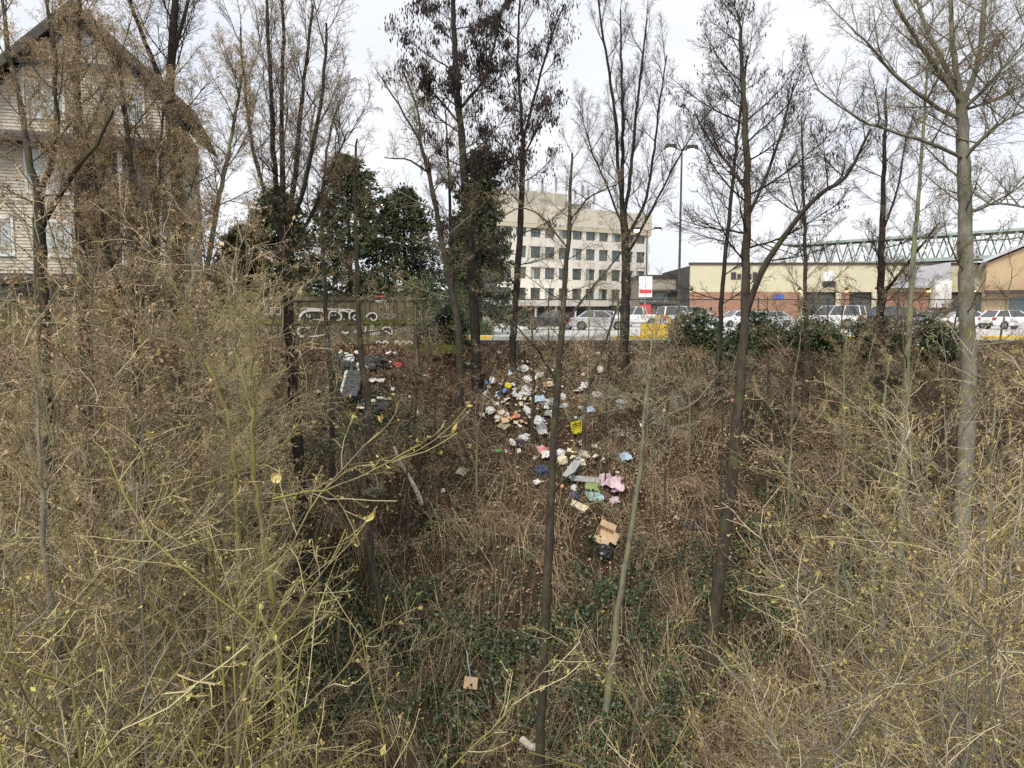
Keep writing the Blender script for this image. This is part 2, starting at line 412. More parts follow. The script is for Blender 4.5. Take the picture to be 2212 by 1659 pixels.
for i in range(4):
    limb_proto('ash', i, 'bark_dark', 'twig_dark', 12, 5, 3, .62, .055, .085, .0115, .0020)
    limb_proto('maple', i, 'bark_brown', 'twig_brown', 12, 5, 3, .60, .075, .09, .0105, .0019, 'tassel', 1, .020, .008, .55)
    limb_proto('tassel', i, 'bark_brown', 'twig_tan', 12, 6, 3, .70, .05, .11, .0105, .0019, 'tassel', 2, .024, .010, .5)
    limb_proto('poplar', i, 'bark_lichen', 'twig_brown', 9, 5, 2, .75, .04, .075, .0125, .0020, 'bud_brown', 1, .018, .009, .3)
    limb_proto('hazel', i, 'bark_lichen', 'twig_tan', 12, 6, 3, .75, .035, .11, .0110, .0019, 'bud_green', 1, .018, .010, .1)
    limb_proto('lichen', i, 'bark_lichen', 'twig_lichen', 10, 6, 2, .85, .02, .17, .0150, .0026)
    limb_proto('scrub', i, 'bark_brown', 'twig_tan', 11, 5, 2, .8, .01, .13, .0110, .0020, 'tassel', 1, .016, .008, .4)

def smooth_path(pts, n):
    """Resample control points with a Catmull-Rom curve."""
    p = np.array([pts[0]] + list(pts) + [pts[-1]], float); out = []
    m = len(pts) - 1
    for t in np.linspace(0, m - 1e-6, n):
        i = int(t); f = t - i; a, b, c, d = p[i:i + 4]
        out.append(.5 * ((2 * b) + (-a + c) * f + (2 * a - 5 * b + 4 * c - d) * f * f + (-a + 3 * b - 3 * c + d) * f ** 3))
    return np.array(out)

def stem_geo(g, path, r0, r1, k=8, wob=.012, mi=0):
    """A tapered, slightly knotty stem."""
    n = max(8, int(np.linalg.norm(np.diff(path, axis=0), axis=1).sum() / .35))
    q = smooth_path(path, n); q[1:-1] += rng.normal(size=(n - 2, 3)) * wob
    r = np.linspace(1, 0, n) ** .85 * (r0 - r1) + r1
    r *= rng.uniform(.93, 1.08, n)
    g.tubes(q[None], r[None], k, mi)
    return q, r

def tree(name, label, Y, path, r0, r1, bark, limbs, stems=(), group=None, cat='tree', base=None, flare=1.25, pods=None, dY=0., seed=None, partlabel=None):
    """path: (u, v[, dY]) control points of the trunk from the foot upwards; limbs: dicts; stems: (path, r0, r1, limbs)."""
    global rng
    if seed is not None: rng = np.random.default_rng(seed)
    W = [P(q[0], q[1], Y + (q[2] if len(q) > 2 else 0)) for q in path]
    if base is None:
        b = W[0].copy()
        b = Vector((b.x - (W[1].x - W[0].x) * .0, b.y, g1(b.x, b.y)))
    else: b = Vector((base[0], base[1], g1(*base)))
    t = empty(name, b); tag(t, label, cat, group)
    rel = [np.array(w - b) for w in W]
    if rel[0][2] > .3: rel = [np.array((0, 0, -.25))] + rel
    else: rel[0] = np.array((0, 0, -.25))
    g = Geo(); paths = []
    q, r = stem_geo(g, rel, r0 * flare, r1); paths.append((q, r, limbs))
    me = g.mesh('trunk', M(bark)); link('trunk', me, t)
    for (sp, s0, s1, sl) in stems:
        g = Geo(); w = [np.array(P(c[0], c[1], Y + (c[2] if len(c) > 2 else 0)) - b) for c in sp]
        j = np.argmin(np.linalg.norm(q - w[0], axis=1)); w[0] = q[j] * .9 + w[0] * .1
        qq, rr = stem_geo(g, w, s0, s1, 6)
        link('limb', g.mesh('limb', M(bark)), t); paths.append((qq, rr, sl))
    tips = []
    for (q, r, ls) in paths:
        for L in ls:
            n = L['n']; ts = (np.arange(n) + rng.random(n)) / n * (L.get('t1', .97) - L.get('t0', .3)) + L.get('t0', .3)
            az0 = rng.random() * 6.28
            for i, tt in enumerate(ts):
                f = tt * (len(q) - 1); a = int(f); a = min(a, len(q) - 2); p = q[a] * (1 - f + a) + q[a + 1] * (f - a)
                u = (tt - L.get('t0', .3)) / max(1e-6, L.get('t1', .97) - L.get('t0', .3))
                ln = (L['len'][0] * (1 - u) + L['len'][1] * u) * rng.uniform(.7, 1.2)
                el = (L['el'][0] * (1 - u) + L['el'][1] * u) + rng.normal() * .14
                az = az0 + i * 2.4 + rng.normal() * .35
                if 'az' in L: az = rng.uniform(*L['az'])
                me, tp = LIMB[L['kind']][int(rng.integers(len(LIMB[L['kind']])))]
                o = link('branch', me, t, Vector(p), Euler((rng.normal() * .5, -el, az)), (ln, ln, ln))
                if pods:
                    mt = Matrix.LocRotScale(o.location, o.rotation_euler, o.scale); m3 = np.array(mt.to_3x3()); tips.append(tp @ m3.T + np.array(o.location))
    if pods:
        tp = np.concatenate(tips); g = Geo()
        z0, z1, ncl, per, sz, sig = pods
        tp = tp[(tp[:, 2] > z0) & (tp[:, 2] < z1)]
        # heavy clusters, uneven
        c = tp[rng.integers(len(tp), size=ncl)]
        cnt = rng.integers(per // 3, per * 2, size=ncl)
        pos = np.repeat(c, cnt, 0); pos = pos + rng.normal(size=pos.shape) * sig * np.repeat(rng.uniform(.4, 1.4, ncl), cnt)[:, None]
        n = len(pos); d = nrm(np.array([0, 0, -1.]) + rng.normal(size=(n, 3)) * .22); sd = perp(d)
        s = rng.uniform(.6, 1.3, n)
        g.leaves(pos, d, sd, sz * s, sz * .26 * s, 0); g.leaves(pos, d, nrm(np.cross(d, sd)), sz * s, sz * .26 * s, 0)
        # lone ones
        m = ncl * 6; p2 = tp[rng.integers(len(tp), size=m)]; d = nrm(np.array([0, 0, -1.]) + rng.normal(size=(m, 3)) * .25); s = rng.uniform(.5, 1.1, m)
        g.leaves(p2, d, perp(d), sz * s, sz * .28 * s, 0)
        o = link('seed_pods', g.mesh('seed_pods', M('pod'), False), t); o['kind'] = 'stuff'
    return t

K = dict
# trees on the rim and the slope. Order: from the house side to the poplar side
tree('bare_tree', 'dark forked tree standing before the gable of the house', 24.5, [(382, 760), (384, 640), (386, 450), (372, 300), (366, 200), (372, 100), (378, 0), (384, -120)], .20, .08, 'bark_dark',
     [K(kind='ash', n=20, t0=.3, t1=1, len=(2.6, 2.2), el=(.5, .9)), K(kind='scrub', n=8, t0=.1, t1=.5, len=(1.6, 1.6), el=(.3, .5))],
     [([(368, 235), (335, 140, -.4), (300, 60, -.8), (270, -40, -1)], .09, .04, [K(kind='ash', n=9, t0=.2, len=(1.8, 1.3), el=(.7, .9))]),
      ([(366, 150), (392, 60, .5), (415, -30, .8)], .08, .04, [K(kind='ash', n=6, t0=.2, len=(1.8, 1.3), el=(.7, .9))])], seed=1)
tree('bare_tree', 'dark straight tree in front of the cream siding with side branches at every storey', 21.0, [(188, 800), (180, 600), (172, 450), (170, 300), (165, 180), (168, 60), (172, -60)], .15, .05, 'bark_dark',
     [K(kind='tassel', n=30, t0=.25, t1=1, len=(2.0, 1.6), el=(.5, .9))],
     [([(172, 330), (215, 230, -.5), (260, 110, -.9)], .06, .03, [K(kind='maple', n=8, t0=.1, len=(1.4, 1.0), el=(.6, .8))])], seed=2)
tree('mossy_tree', 'mossy olive tree forking low in front of the cream siding', 15.5, [(100, 900), (92, 640), (84, 480), (82, 410)], .13, .09, 'bark_brown',
     [K(kind='scrub', n=5, t0=.3, t1=1, len=(1.2, 1.2), el=(.4, .6))],
     [([(84, 420), (60, 330), (48, 240, .5), (20, 120, 1), (5, 0, 1)], .075, .03, [K(kind='tassel', n=12, t0=.15, len=(1.5, 1.2), el=(.5, .9))]),
      ([(84, 420), (118, 330, -.4), (120, 220, -.6), (118, 120, -.5), (100, 0, 0)], .07, .03, [K(kind='tassel', n=13, t0=.15, len=(1.5, 1.2), el=(.5, .9))]),
      ([(88, 500), (140, 400, -.8), (215, 300, -1.2), (245, 240, -1.4)], .06, .02, [K(kind='tassel', n=9, t0=.15, len=(1.3, 1.0), el=(.5, .8))])], seed=3)
tree('tasselled_tree', 'many stemmed tree hung with brown tassels in front of the house balconies', 16.0, [(300, 1000), (298, 800), (292, 600), (290, 420), (270, 250), (255, 120)], .09, .03, 'bark_brown',
     [K(kind='tassel', n=36, t0=.2, t1=1, len=(1.9, 1.3), el=(.35, .8))],
     [([(296, 720), (330, 540, .6), (345, 380, .8), (352, 230, 1)], .05, .02, [K(kind='tassel', n=20, t0=.2, len=(1.5, 1.1), el=(.4, .8))]),
      ([(297, 760), (250, 600, -.5), (215, 450, -.8), (200, 330, -1)], .05, .02, [K(kind='tassel', n=20, t0=.2, len=(1.5, 1.1), el=(.4, .8))])], seed=4)
tree('tasselled_tree', 'slanting budding tree with tassels between the house corner and the clump of upright stems', 18.0, [(425, 900), (432, 740), (450, 560), (475, 420), (500, 300), (520, 160)], .085, .025, 'bark_lichen',
     [K(kind='tassel', n=38, t0=.2, t1=1, len=(1.9, 1.2), el=(.4, .9))],
     [([(436, 700), (405, 560, -.6), (400, 440, -.9), (380, 330, -1)], .05, .02, [K(kind='tassel', n=12, t0=.2, len=(1.5, 1.1), el=(.4, .8))])], seed=5)
ST = [K(kind='maple', n=11, t0=.15, t1=1, len=(1.9, 1.5), el=(.75, 1.05))]
tree('maple_tree', 'dark trunk dividing into a sheaf of upright stems with fine brown twigs', 19.2, [(672, 1312), (664, 1200), (648, 1020), (634, 860), (624, 700), (618, 560), (614, 450)], .135, .10, 'bark_dark',
     [K(kind='scrub', n=9, t0=.35, t1=.95, len=(1.5, 1.7), el=(.3, .6))],
     [([(615, 520), (596, 390, -.3), (588, 250, -.4), (580, 100, -.3), (572, -30, 0)], .075, .03, ST),
      ([(615, 500), (610, 380, .4), (608, 250, .5), (612, 100, .5), (606, -50, .5)], .08, .03, ST),
      ([(616, 500), (636, 380), (648, 260, .2), (662, 130, .4), (676, 10, .5)], .075, .03, ST),
      ([(617, 520), (652, 420, -.6), (680, 300, -.9), (700, 170, -1), (705, 50, -1)], .065, .025, ST),
      ([(616, 540), (575, 430, .8), (545, 310, 1.1), (528, 180, 1.2), (520, 60, 1.2)], .065, .025, ST),
      ([(617, 560), (668, 470, .5), (715, 370, .9), (748, 290, 1)], .05, .02, ST)], seed=6)
tree('bare_tree', 'slim tree in front of the graffiti with near level branches reaching over the fence', 20.5, [(795, 880), (784, 800), (776, 700), (772, 600), (700, 440), (695, 360), (690, 300)][:4] + [(768, 480), (766, 380), (772, 300)], .085, .022, 'bark_brown',
     [K(kind='scrub', n=18, t0=.3, t1=1, len=(2.2, .9), el=(.12, .7))], seed=7)
tree('bare_tree', 'thin tree with a kinked top beside the upright sheaf of stems', 22.0, [(715, 840), (705, 700), (700, 580), (694, 470), (700, 380), (712, 290), (735, 215)], .07, .02, 'bark_brown',
     [K(kind='maple', n=20, t0=.3, t1=1, len=(1.8, 1.0), el=(.2, .7))], seed=8)
tree('bare_tree', 'leaning tree with round buds arching to the left of the pod laden tree', 28.0, [(992, 735), (978, 640), (958, 540), (940, 440), (920, 350), (905, 300)], .11, .06, 'bark_brown',
     [K(kind='poplar', n=12, t0=.3, t1=1, len=(2.4, 2.0), el=(.2, .6))],
     [([(908, 310), (870, 240), (840, 195), (815, 155)], .05, .02, [K(kind='poplar', n=9, t0=.1, len=(1.5, .9), el=(.5, .8))]),
      ([(908, 305), (905, 250, .5), (885, 190, .8), (868, 150, 1)], .05, .02, [K(kind='poplar', n=8, t0=.1, len=(1.4, .9), el=(.6, .9))]),
      ([(928, 380), (880, 345, -.5), (830, 340, -.8)], .04, .015, [K(kind='poplar', n=7, t0=.1, len=(1.4, .9), el=(.3, .6))])], seed=9)
tree('podded_tree', 'tall dark tree hung with heavy black clusters of seed pods', 29.5, [(1028, 742), (1022, 640), (1014, 520), (1004, 400), (998, 300), (988, 200), (982, 100), (978, 0), (975, -120)], .17, .06, 'bark_dark',
     [K(kind='ash', n=24, t0=.33, t1=1, len=(2.9, 2.2), el=(.25, .75)), K(kind='scrub', n=8, t0=.12, t1=.4, len=(1.8, 1.8), el=(.2, .4))],
     [([(1000, 235), (1040, 180), (1062, 120, .3), (1085, 20, .5)], .07, .03, [K(kind='ash', n=9, t0=.2, len=(1.9, 1.4), el=(.4, .9))]),
      ([(1000, 270), (950, 215), (925, 190, -.3)], .05, .02, [K(kind='ash', n=6, t0=.1, len=(1.4, 1.0), el=(.3, .5))]),
      ([(1010, 390), (1060, 350, -.6), (1120, 345, -.9)], .05, .02, [K(kind='ash', n=6, t0=.1, len=(1.4, 1.0), el=(.4, .5))])], pods=(5.5, 30, 230, 30, .18, .17), seed=10)
tree('bare_tree', 'thin dark tree close beside the pod laden tree before the small conifer', 31.2, [(985, 700), (980, 620), (974, 500), (970, 400), (966, 320), (962, 240)], .075, .025, 'bark_dark',
     [K(kind='ash', n=16, t0=.3, t1=1, len=(1.8, 1.1), el=(.3, .8))], seed=11)
tree('podded_tree', 'slender forked dark tree with pod clusters beside the office block', 30.5, [(1108, 732), (1116, 620), (1124, 480), (1128, 380), (1130, 300)], .125, .09, 'bark_dark',
     [K(kind='ash', n=10, t0=.35, t1=1, len=(2.4, 2.0), el=(.2, .6))],
     [([(1130, 310), (1124, 220), (1118, 120), (1122, 20), (1126, -50)], .075, .03, [K(kind='ash', n=13, t0=.15, len=(2.1, 1.5), el=(.4, 1.))]),
      ([(1130, 300), (1150, 230, .4), (1170, 150, .6), (1195, 70, .8), (1218, 10, .8)], .07, .025, [K(kind='ash', n=12, t0=.15, len=(1.9, 1.3), el=(.4, 1.))]),
      ([(1130, 350), (1160, 280, -.4), (1190, 230, -.6)], .04, .02, [K(kind='ash', n=6, t0=.15, len=(1.4, 1.0), el=(.4, 1.))])], pods=(6.0, 30, 130, 22, .17, .16), seed=12)
UP = [K(kind='ash', n=12, t0=.12, t1=1, len=(1.9, 1.5), el=(.75, 1.05))]
tree('bare_tree', 'tree beside the silver sedan whose stem fans into tall upright limbs against the sky', 30.8, [(1344, 790), (1350, 690), (1352, 600), (1350, 520), (1346, 450)], .17, .14, 'bark_dark',
     [K(kind='scrub', n=7, t0=.3, t1=.95, len=(1.6, 1.8), el=(.2, .5))],
     [([(1346, 470), (1336, 370), (1330, 260), (1318, 170), (1300, 60), (1290, -20)], .085, .03, UP),
      ([(1346, 470), (1344, 360, .4), (1346, 250, .5), (1342, 140, .6), (1340, 20, .6)], .09, .03, UP),
      ([(1347, 480), (1362, 380, -.3), (1372, 270, -.5), (1384, 160, -.6), (1398, 40, -.6)], .085, .03, UP),
      ([(1348, 520), (1392, 440, .5), (1412, 330, .8), (1424, 230, 1), (1440, 120, 1)], .07, .025, UP),
      ([(1350, 560), (1400, 470, -.8), (1450, 370, -1.2), (1490, 300, -1.4)], .065, .02, UP),
      ([(1348, 500), (1310, 400, -.6), (1280, 330, -1), (1262, 270, -1)], .045, .02, UP)], seed=13)
tree('bare_tree', 'straight dark foreground tree crossing the litter beside the yellow crate', 16.6, [(1164, 1680), (1172, 1500), (1182, 1250), (1190, 1080), (1200, 900), (1210, 760), (1218, 640), (1228, 520), (1232, 420), (1236, 330)], .105, .02, 'bark_brown',
     [K(kind='scrub', n=24, t0=.52, t1=1, len=(1.5, .7), el=(.3, .8))],
     [([(1206, 830), (1170, 770, -.3), (1140, 730, -.5), (1108, 700, -.7)], .032, .012, [K(kind='scrub', n=6, t0=.25, len=(.9, .6), el=(.2, .5))]),
      ([(1198, 960), (1240, 905, -.3), (1300, 895, -.5), (1375, 880, -.7)], .03, .010, [K(kind='lichen', n=6, t0=.3, len=(.7, .5), el=(.1, .4))]),
      ([(1192, 1085), (1225, 1030, -.4), (1290, 1000, -.7), (1330, 985, -.9)], .026, .010, [K(kind='scrub', n=5, t0=.3, len=(.7, .5), el=(.2, .4))]),
      ([(1214, 720), (1265, 640, .4), (1330, 560, .8), (1380, 500, 1.)], .032, .012, [K(kind='scrub', n=7, t0=.2, len=(1.0, .7), el=(.4, .7))]),
      ([(1226, 540), (1170, 470, .3), (1120, 450, .5), (1085, 470, .6)], .022, .010, [K(kind='scrub', n=6, t0=.2, len=(.9, .6), el=(.2, .5))]),
      ([(1230, 480), (1275, 425, -.3), (1330, 400, -.5)], .022, .010, [K(kind='scrub', n=6, t0=.2, len=(.9, .6), el=(.4, .6))])], seed=14)
tree('lichened_tree', 'leaning slender tree with pale twisted lichen covered branches above the pink blanket', 17.6, [(1292, 1680), (1310, 1520), (1335, 1320), (1362, 1150), (1380, 1030), (1392, 900), (1400, 800), (1410, 720)], .075, .018, 'bark_lichen',
     [K(kind='lichen', n=15, t0=.55, t1=1, len=(1.2, .7), el=(.15, .6))],
     [([(1388, 960), (1440, 900, -.4), (1500, 870, -.7), (1560, 800, -.9)], .03, .012, [K(kind='lichen', n=6, t0=.2, len=(.8, .5), el=(.2, .5))]),
      ([(1392, 880), (1350, 850, .3), (1300, 880, .5)], .024, .010, [K(kind='lichen', n=5, t0=.2, len=(.7, .5), el=(.1, .4))])], seed=15)
tree('bare_tree', 'tall straight tree with pods at its top growing from the leaf covered slope', 19.4, [(1528, 1500), (1545, 1320), (1568, 1140), (1590, 930), (1602, 780), (1610, 620), (1614, 450), (1612, 320), (1606, 200), (1600, 90), (1596, 30)], .15, .025, 'bark_brown',
     [K(kind='ash', n=30, t0=.52, t1=1, len=(2.6, 1.0), el=(.25, .95))],
     [([(1606, 700), (1640, 600, -.3), (1700, 500, -.8), (1770, 420, -1.3), (1830, 380, -1.7), (1880, 280, -2)], .085, .025, [K(kind='ash', n=13, t0=.25, len=(1.9, 1.2), el=(.3, .9))]),
      ([(1612, 480), (1650, 390, .5), (1690, 280, .8), (1715, 180, 1.)], .05, .02, [K(kind='ash', n=9, t0=.2, len=(1.5, 1.0), el=(.5, 1.))]),
      ([(1613, 420), (1570, 350, .5), (1525, 290, .8), (1500, 240, 1)], .045, .02, [K(kind='ash', n=8, t0=.2, len=(1.5, 1.0), el=(.4, .8))])], pods=(7.5, 30, 90, 12, .105, .13), seed=16)
tree('bare_tree', 'thin dark tree rising behind the evergreen scrub near the yellow wall', 28.5, [(1552, 790), (1556, 690), (1566, 560), (1580, 420), (1592, 300), (1604, 200), (1615, 120)], .09, .025, 'bark_dark',
     [K(kind='ash', n=20, t0=.3, t1=1, len=(2.1, 1.2), el=(.3, .9))], seed=17)
tree('bare_tree', 'reddish brown tree in front of the store entrance with fine twigs', 29.0, [(1742, 760), (1740, 640), (1738, 500), (1734, 360), (1732, 250)], .095, .025, 'bark_brown',
     [K(kind='maple', n=24, t0=.2, t1=1, len=(2.2, 1.2), el=(.3, .9))],
     [([(1738, 500), (1712, 420, .5), (1695, 340, .8)], .04, .015, [K(kind='maple', n=6, t0=.2, len=(1.4, .9), el=(.5, .9))])], seed=18)
tree('bare_tree', 'black trunked tree with a heavy side limb beside the white estate car', 27.5, [(1898, 790), (1902, 690), (1904, 560), (1908, 420), (1912, 300), (1914, 190)], .15, .03, 'bark_dark',
     [K(kind='ash', n=26, t0=.2, t1=1, len=(2.5, 1.2), el=(.15, .8))],
     [([(1905, 630), (1945, 590, -.3), (1990, 530, -.6), (2030, 480, -.9)], .07, .025, [K(kind='ash', n=8, t0=.2, len=(1.6, 1.0), el=(.3, .8))]),
      ([(1906, 500), (1935, 420, .5), (1955, 320, .8), (1975, 240, 1)], .05, .02, [K(kind='ash', n=8, t0=.2, len=(1.5, 1.0), el=(.4, .9))])], seed=19)
tree('bare_tree', 'pale mottled slender tree between the black trunked tree and the poplar', 21.0, [(1945, 1180), (1952, 1000), (1958, 820), (1966, 650), (1978, 500), (1988, 380), (1996, 250), (2002, 140)], .095, .02, 'bark_lichen',
     [K(kind='maple', n=24, t0=.3, t1=1, len=(1.7, .9), el=(.3, .8))], seed=20)
PL = [K(kind='poplar', n=12, t0=.12, t1=1, len=(2.0, 1.4), el=(.35, .8))]
tree('poplar_tree', 'large pale barked poplar with thick limbs radiating from one crotch', 21.5, [(2092, 860), (2088, 700), (2086, 560), (2084, 420), (2080, 300), (2078, 205)], .19, .15, 'bark_pale',
     [K(kind='poplar', n=16, t0=.15, t1=.95, len=(2.4, 2.4), el=(.05, .4))],
     [([(2079, 225), (2062, 130), (2056, 60), (2052, -40)], .085, .05, PL), ([(2080, 220), (2112, 140, .3), (2122, 60, .5), (2128, -40, .6)], .095, .06, PL),
      ([(2079, 230), (2025, 150, -.4), (1975, 80, -.7), (1930, 0, -1)], .075, .04, PL), ([(2079, 225), (2030, 120, .5), (2000, 60, .9), (1975, -20, 1.2)], .07, .04, PL),
      ([(2078, 265), (2000, 215, -.6), (1930, 160, -1.1), (1880, 100, -1.5), (1840, 60, -1.7)], .06, .02, PL),
      ([(2080, 345), (2010, 310, -.8), (1930, 285, -1.4), (1850, 255, -1.9), (1760, 190, -2.3)], .055, .015, PL),
      ([(2080, 240), (2130, 190, -.5), (2180, 130, -.9), (2230, 70, -1.2)], .06, .02, PL), ([(2082, 240), (2150, 215, .4), (2215, 180, .6)], .05, .02, PL),
      ([(2084, 340), (2130, 290, -.4), (2190, 250, -.7), (2240, 230, -.9)], .045, .02, PL), ([(2086, 470), (2150, 440, -.6), (2225, 450, -1)], .045, .02, PL)], seed=21)
tree('bare_tree', 'dark leaning tree whose crooked foot stands in the ivy below the fallen pale log', 19.6, [(886, 1540), (868, 1490), (850, 1460), (832, 1380), (808, 1240), (790, 1150), (775, 1050), (762, 960), (740, 880), (718, 800)], .10, .035, 'bark_brown',
     [K(kind='scrub', n=16, t0=.5, t1=1, len=(1.4, 1.0), el=(.1, .6)), K(kind='lichen', n=6, t0=.6, t1=1, len=(1.2, 1.0), el=(.1, .4))], seed=22)
tree('mossy_sapling', 'bright yellow green mossy sapling rising through the thicket before the fence', 10.8, [(598, 1720), (604, 1500), (592, 1320), (566, 1150), (548, 1000), (546, 880), (543, 760), (540, 660)], .045, .012, 'bark_moss',
     [K(kind='hazel', n=26, t0=.3, t1=1, len=(.95, .55), el=(.45, .8))],
     [([(546, 900), (520, 800, .2), (505, 700, .3), (492, 620, .4)], .02, .008, [K(kind='hazel', n=6, t0=.2, len=(.7, .5), el=(.5, .8))])], seed=23)
tree('mossy_sapling', 'slanting mossy sapling with a bent stem beside the bright green one', 12.2, [(515, 1180), (508, 1020), (492, 900), (468, 830), (440, 770), (405, 690), (372, 610)], .04, .012, 'bark_moss',
     [K(kind='hazel', n=22, t0=.2, t1=1, len=(1.0, .6), el=(.4, .7))], seed=24)
tree('pale_sapling', 'pale grey sapling with stubby side shoots in the dense thicket below the house', 9.6, [(150, 1720), (128, 1500), (108, 1300), (92, 1120), (84, 960), (80, 840)], .05, .012, 'bark_pale',
     [K(kind='hazel', n=26, t0=.2, t1=1, len=(1.0, .6), el=(.4, .7))], seed=25)
for (nm, lb, Y, pth, r0, kd, sd) in [
    ('bare_sapling', 'thin upright sapling right beside the fallen pale log', 24.0, [(905, 1010), (895, 930), (900, 860), (905, 780), (900, 690)], .045, 'scrub', 31),
    ('bare_sapling', 'pair of crossed thin stems rising from the bare soil near the board fence end', 27.5, [(918, 860), (908, 790), (898, 720), (902, 650)], .05, 'scrub', 32),
    ('bare_sapling', 'short pale trunk standing over the white litter on the slope', 26.5, [(1150, 900), (1152, 830), (1150, 740), (1146, 660)], .06, 'scrub', 33),
    ('bare_sapling', 'crooked sapling leaning over the white litter towards the yellow wall', 26.0, [(1262, 900), (1275, 830), (1300, 760), (1325, 690), (1345, 640)], .06, 'scrub', 34),
    ('bare_sapling', 'thin grey sapling with few twigs in the green scrub under the white estate car', 20.0, [(1820, 1000), (1822, 900), (1824, 800), (1828, 730)], .035, 'hazel', 35),
    ('bare_sapling', 'pale leaning sapling with forked top in the budding thicket by the poplar', 15.0, [(1900, 1400), (1915, 1200), (1925, 1020), (1910, 900), (1920, 780)], .05, 'hazel', 36)]:
    tree(nm, lb, Y, pth, r0, r0 * .35, 'bark_lichen' if kd == 'hazel' else 'bark_brown', [K(kind=kd, n=16, t0=.2, t1=1, len=(1.2, .7), el=(.25, .7))], seed=sd)

# ------------------------------------------------------------------ shrubs of the near thicket
def shrub_proto(kind, stems, H, bark, twig, bud, seed, lean=.13, bl=.024, nb=17, nt=7, t0=.35, blen=2.1):
    global rng
    rng = np.random.default_rng(seed)
    az = np.arange(stems) * 2.4 + rng.normal(size=stems) * .3
    el = rng.uniform(1.52 - lean * 1.6, 1.54, stems)
    d = np.stack([np.cos(az) * np.cos(el), np.sin(az) * np.cos(el), np.sin(el)], 1)
    p = np.stack([np.cos(az) * .15, np.sin(az) * .15, np.full(stems, -.4)], 1)
    a = walk(p, d, H * rng.uniform(.7, 1.06, stems), 18, .055, .03)
    ar = rng.uniform(.030, .055, stems)[:, None] * np.linspace(1, .13, 18)[None] ** 1.1
    gs = Geo(); gs.tubes(a, ar, 6, 0)
    b, br = spread(a, ar, nb, t0, 1., .6, 1.25, blen, .45, .5, 10, .115, .03, .0075)
    gs.tubes(b, br, 4, 0)
    gt = Geo()
    c, cr = spread(b, br, nt, .08, 1., .5, .95, .62, .35, .6, 5, .15, .03, .0042)
    gt.tubes(c, cr, 3, 0)
    e, er = spread(c, cr, 3, .15, 1., .5, 1.0, .15, .4, .8, 3, .15, .02, .0028)
    gt.tubes(e, er, 3, 0)
    tp = np.concatenate([e[:, -1], c[:, -1], e[::2, 1]])
    gb = Geo(); n = len(tp); dd = nrm(rdir(n) + np.array([0, 0, .35])); s = rng.uniform(.5, 1.5, n) * np.where(rng.random(n) < .06, 2.0, 1.0)
    if bud == 'tassel': dd = nrm(rdir(n) * .7 + np.array([0, 0, -.7]))
    gb.leaves(tp + rng.normal(size=(n, 3)) * .006, dd, perp(dd), bl * s, bl * .5 * s, 0)
    gb.leaves(tp + rng.normal(size=(n, 3)) * .006, nrm(dd + rdir(n) * .8), perp(dd), bl * s * .8, bl * .4 * s, 0)
    return gs.mesh('stems', M(bark)), gt.mesh('twigs', M(twig)), gb.mesh('buds', M(bud), False)
SHRUB = {
    'moss': [shrub_proto('moss', 5, 9.0, 'bark_moss', 'twig_green', 'bud_green', 41), shrub_proto('moss', 4, 9.5, 'bark_moss', 'twig_tan', 'bud_green', 42)],
    'tan': [shrub_proto('tan', 5, 9.0, 'bark_lichen', 'twig_tan', 'bud_green', 43), shrub_proto('tan', 4, 8.6, 'bark_pale', 'twig_tan', 'bud_green', 44)],
    'brown': [shrub_proto('brown', 5, 9.2, 'bark_lichen', 'twig_tan', 'tassel', 45, bl=.042)],
}
def shrub(name, kind, label, group, x, y, s, rz, tilt=(0, 0), z=None):
    v = SHRUB[kind]; me = v[rnd.randrange(len(v))]
    t = empty(name, (x, y, g1(x, y) if z is None else z)); t.rotation_euler = (tilt[0], tilt[1], rz); t.scale = (s, s, s)
    tag(t, label, 'shrub', group)
    for n_, m_ in zip(('stems', 'twigs', 'buds'), me): link(n_, m_, t)
    return t
LBL = {'moss': ('mossy_shrub', 'leafless shrub with yellow green mossy stems and opening buds in the ravine thicket', 'mossy shrubs of the ravine thicket'),
       'tan': ('budding_shrub', 'leafless shrub with pale tan twigs and small green buds in the ravine thicket', 'pale budding shrubs of the ravine thicket'),
       'brown': ('brown_shrub', 'leafless shrub with brown withered tassels on its twigs in the ravine thicket', 'brown tasselled shrubs of the ravine thicket')}
def thicket(kind, spots):
    nm, lb, gr = LBL[kind]
    for (u, top, Y, s) in spots:
        """u: where it stands across the view, top: height its crown reaches in the view."""
        w = P(u, top, Y); z = g1(w.x, w.y)
        k = max(.3, (w.z - z) / 8.6)
        shrub(nm, kind, lb, gr, w.x, w.y, k * s, rnd.random() * 6.28, (rnd.uniform(-.08, .08), rnd.uniform(-.08, .08)))
# left bank
thicket('moss', [(-80, 980, 7.0, 1), (110, 1100, 7.5, 1), (270, 1250, 8.2, 1), (0, 1270, 6.5, 1)])
thicket('tan', [(60, 830, 10.5, 1), (230, 920, 11.0, 1), (-60, 740, 12, 1), (350, 1020, 11.5, 1), (440, 1120, 13.0, 1), (150, 1010, 9.0, 1)])
thicket('brown', [(60, 520, 14, 1), (220, 470, 15.5, 1), (330, 560, 15, 1), (-40, 560, 13, 1), (150, 600, 12.8, 1), (390, 640, 16.5, 1), (420, 740, 17.5, 1), (500, 820, 19.5, 1), (280, 780, 17.5, 1)])
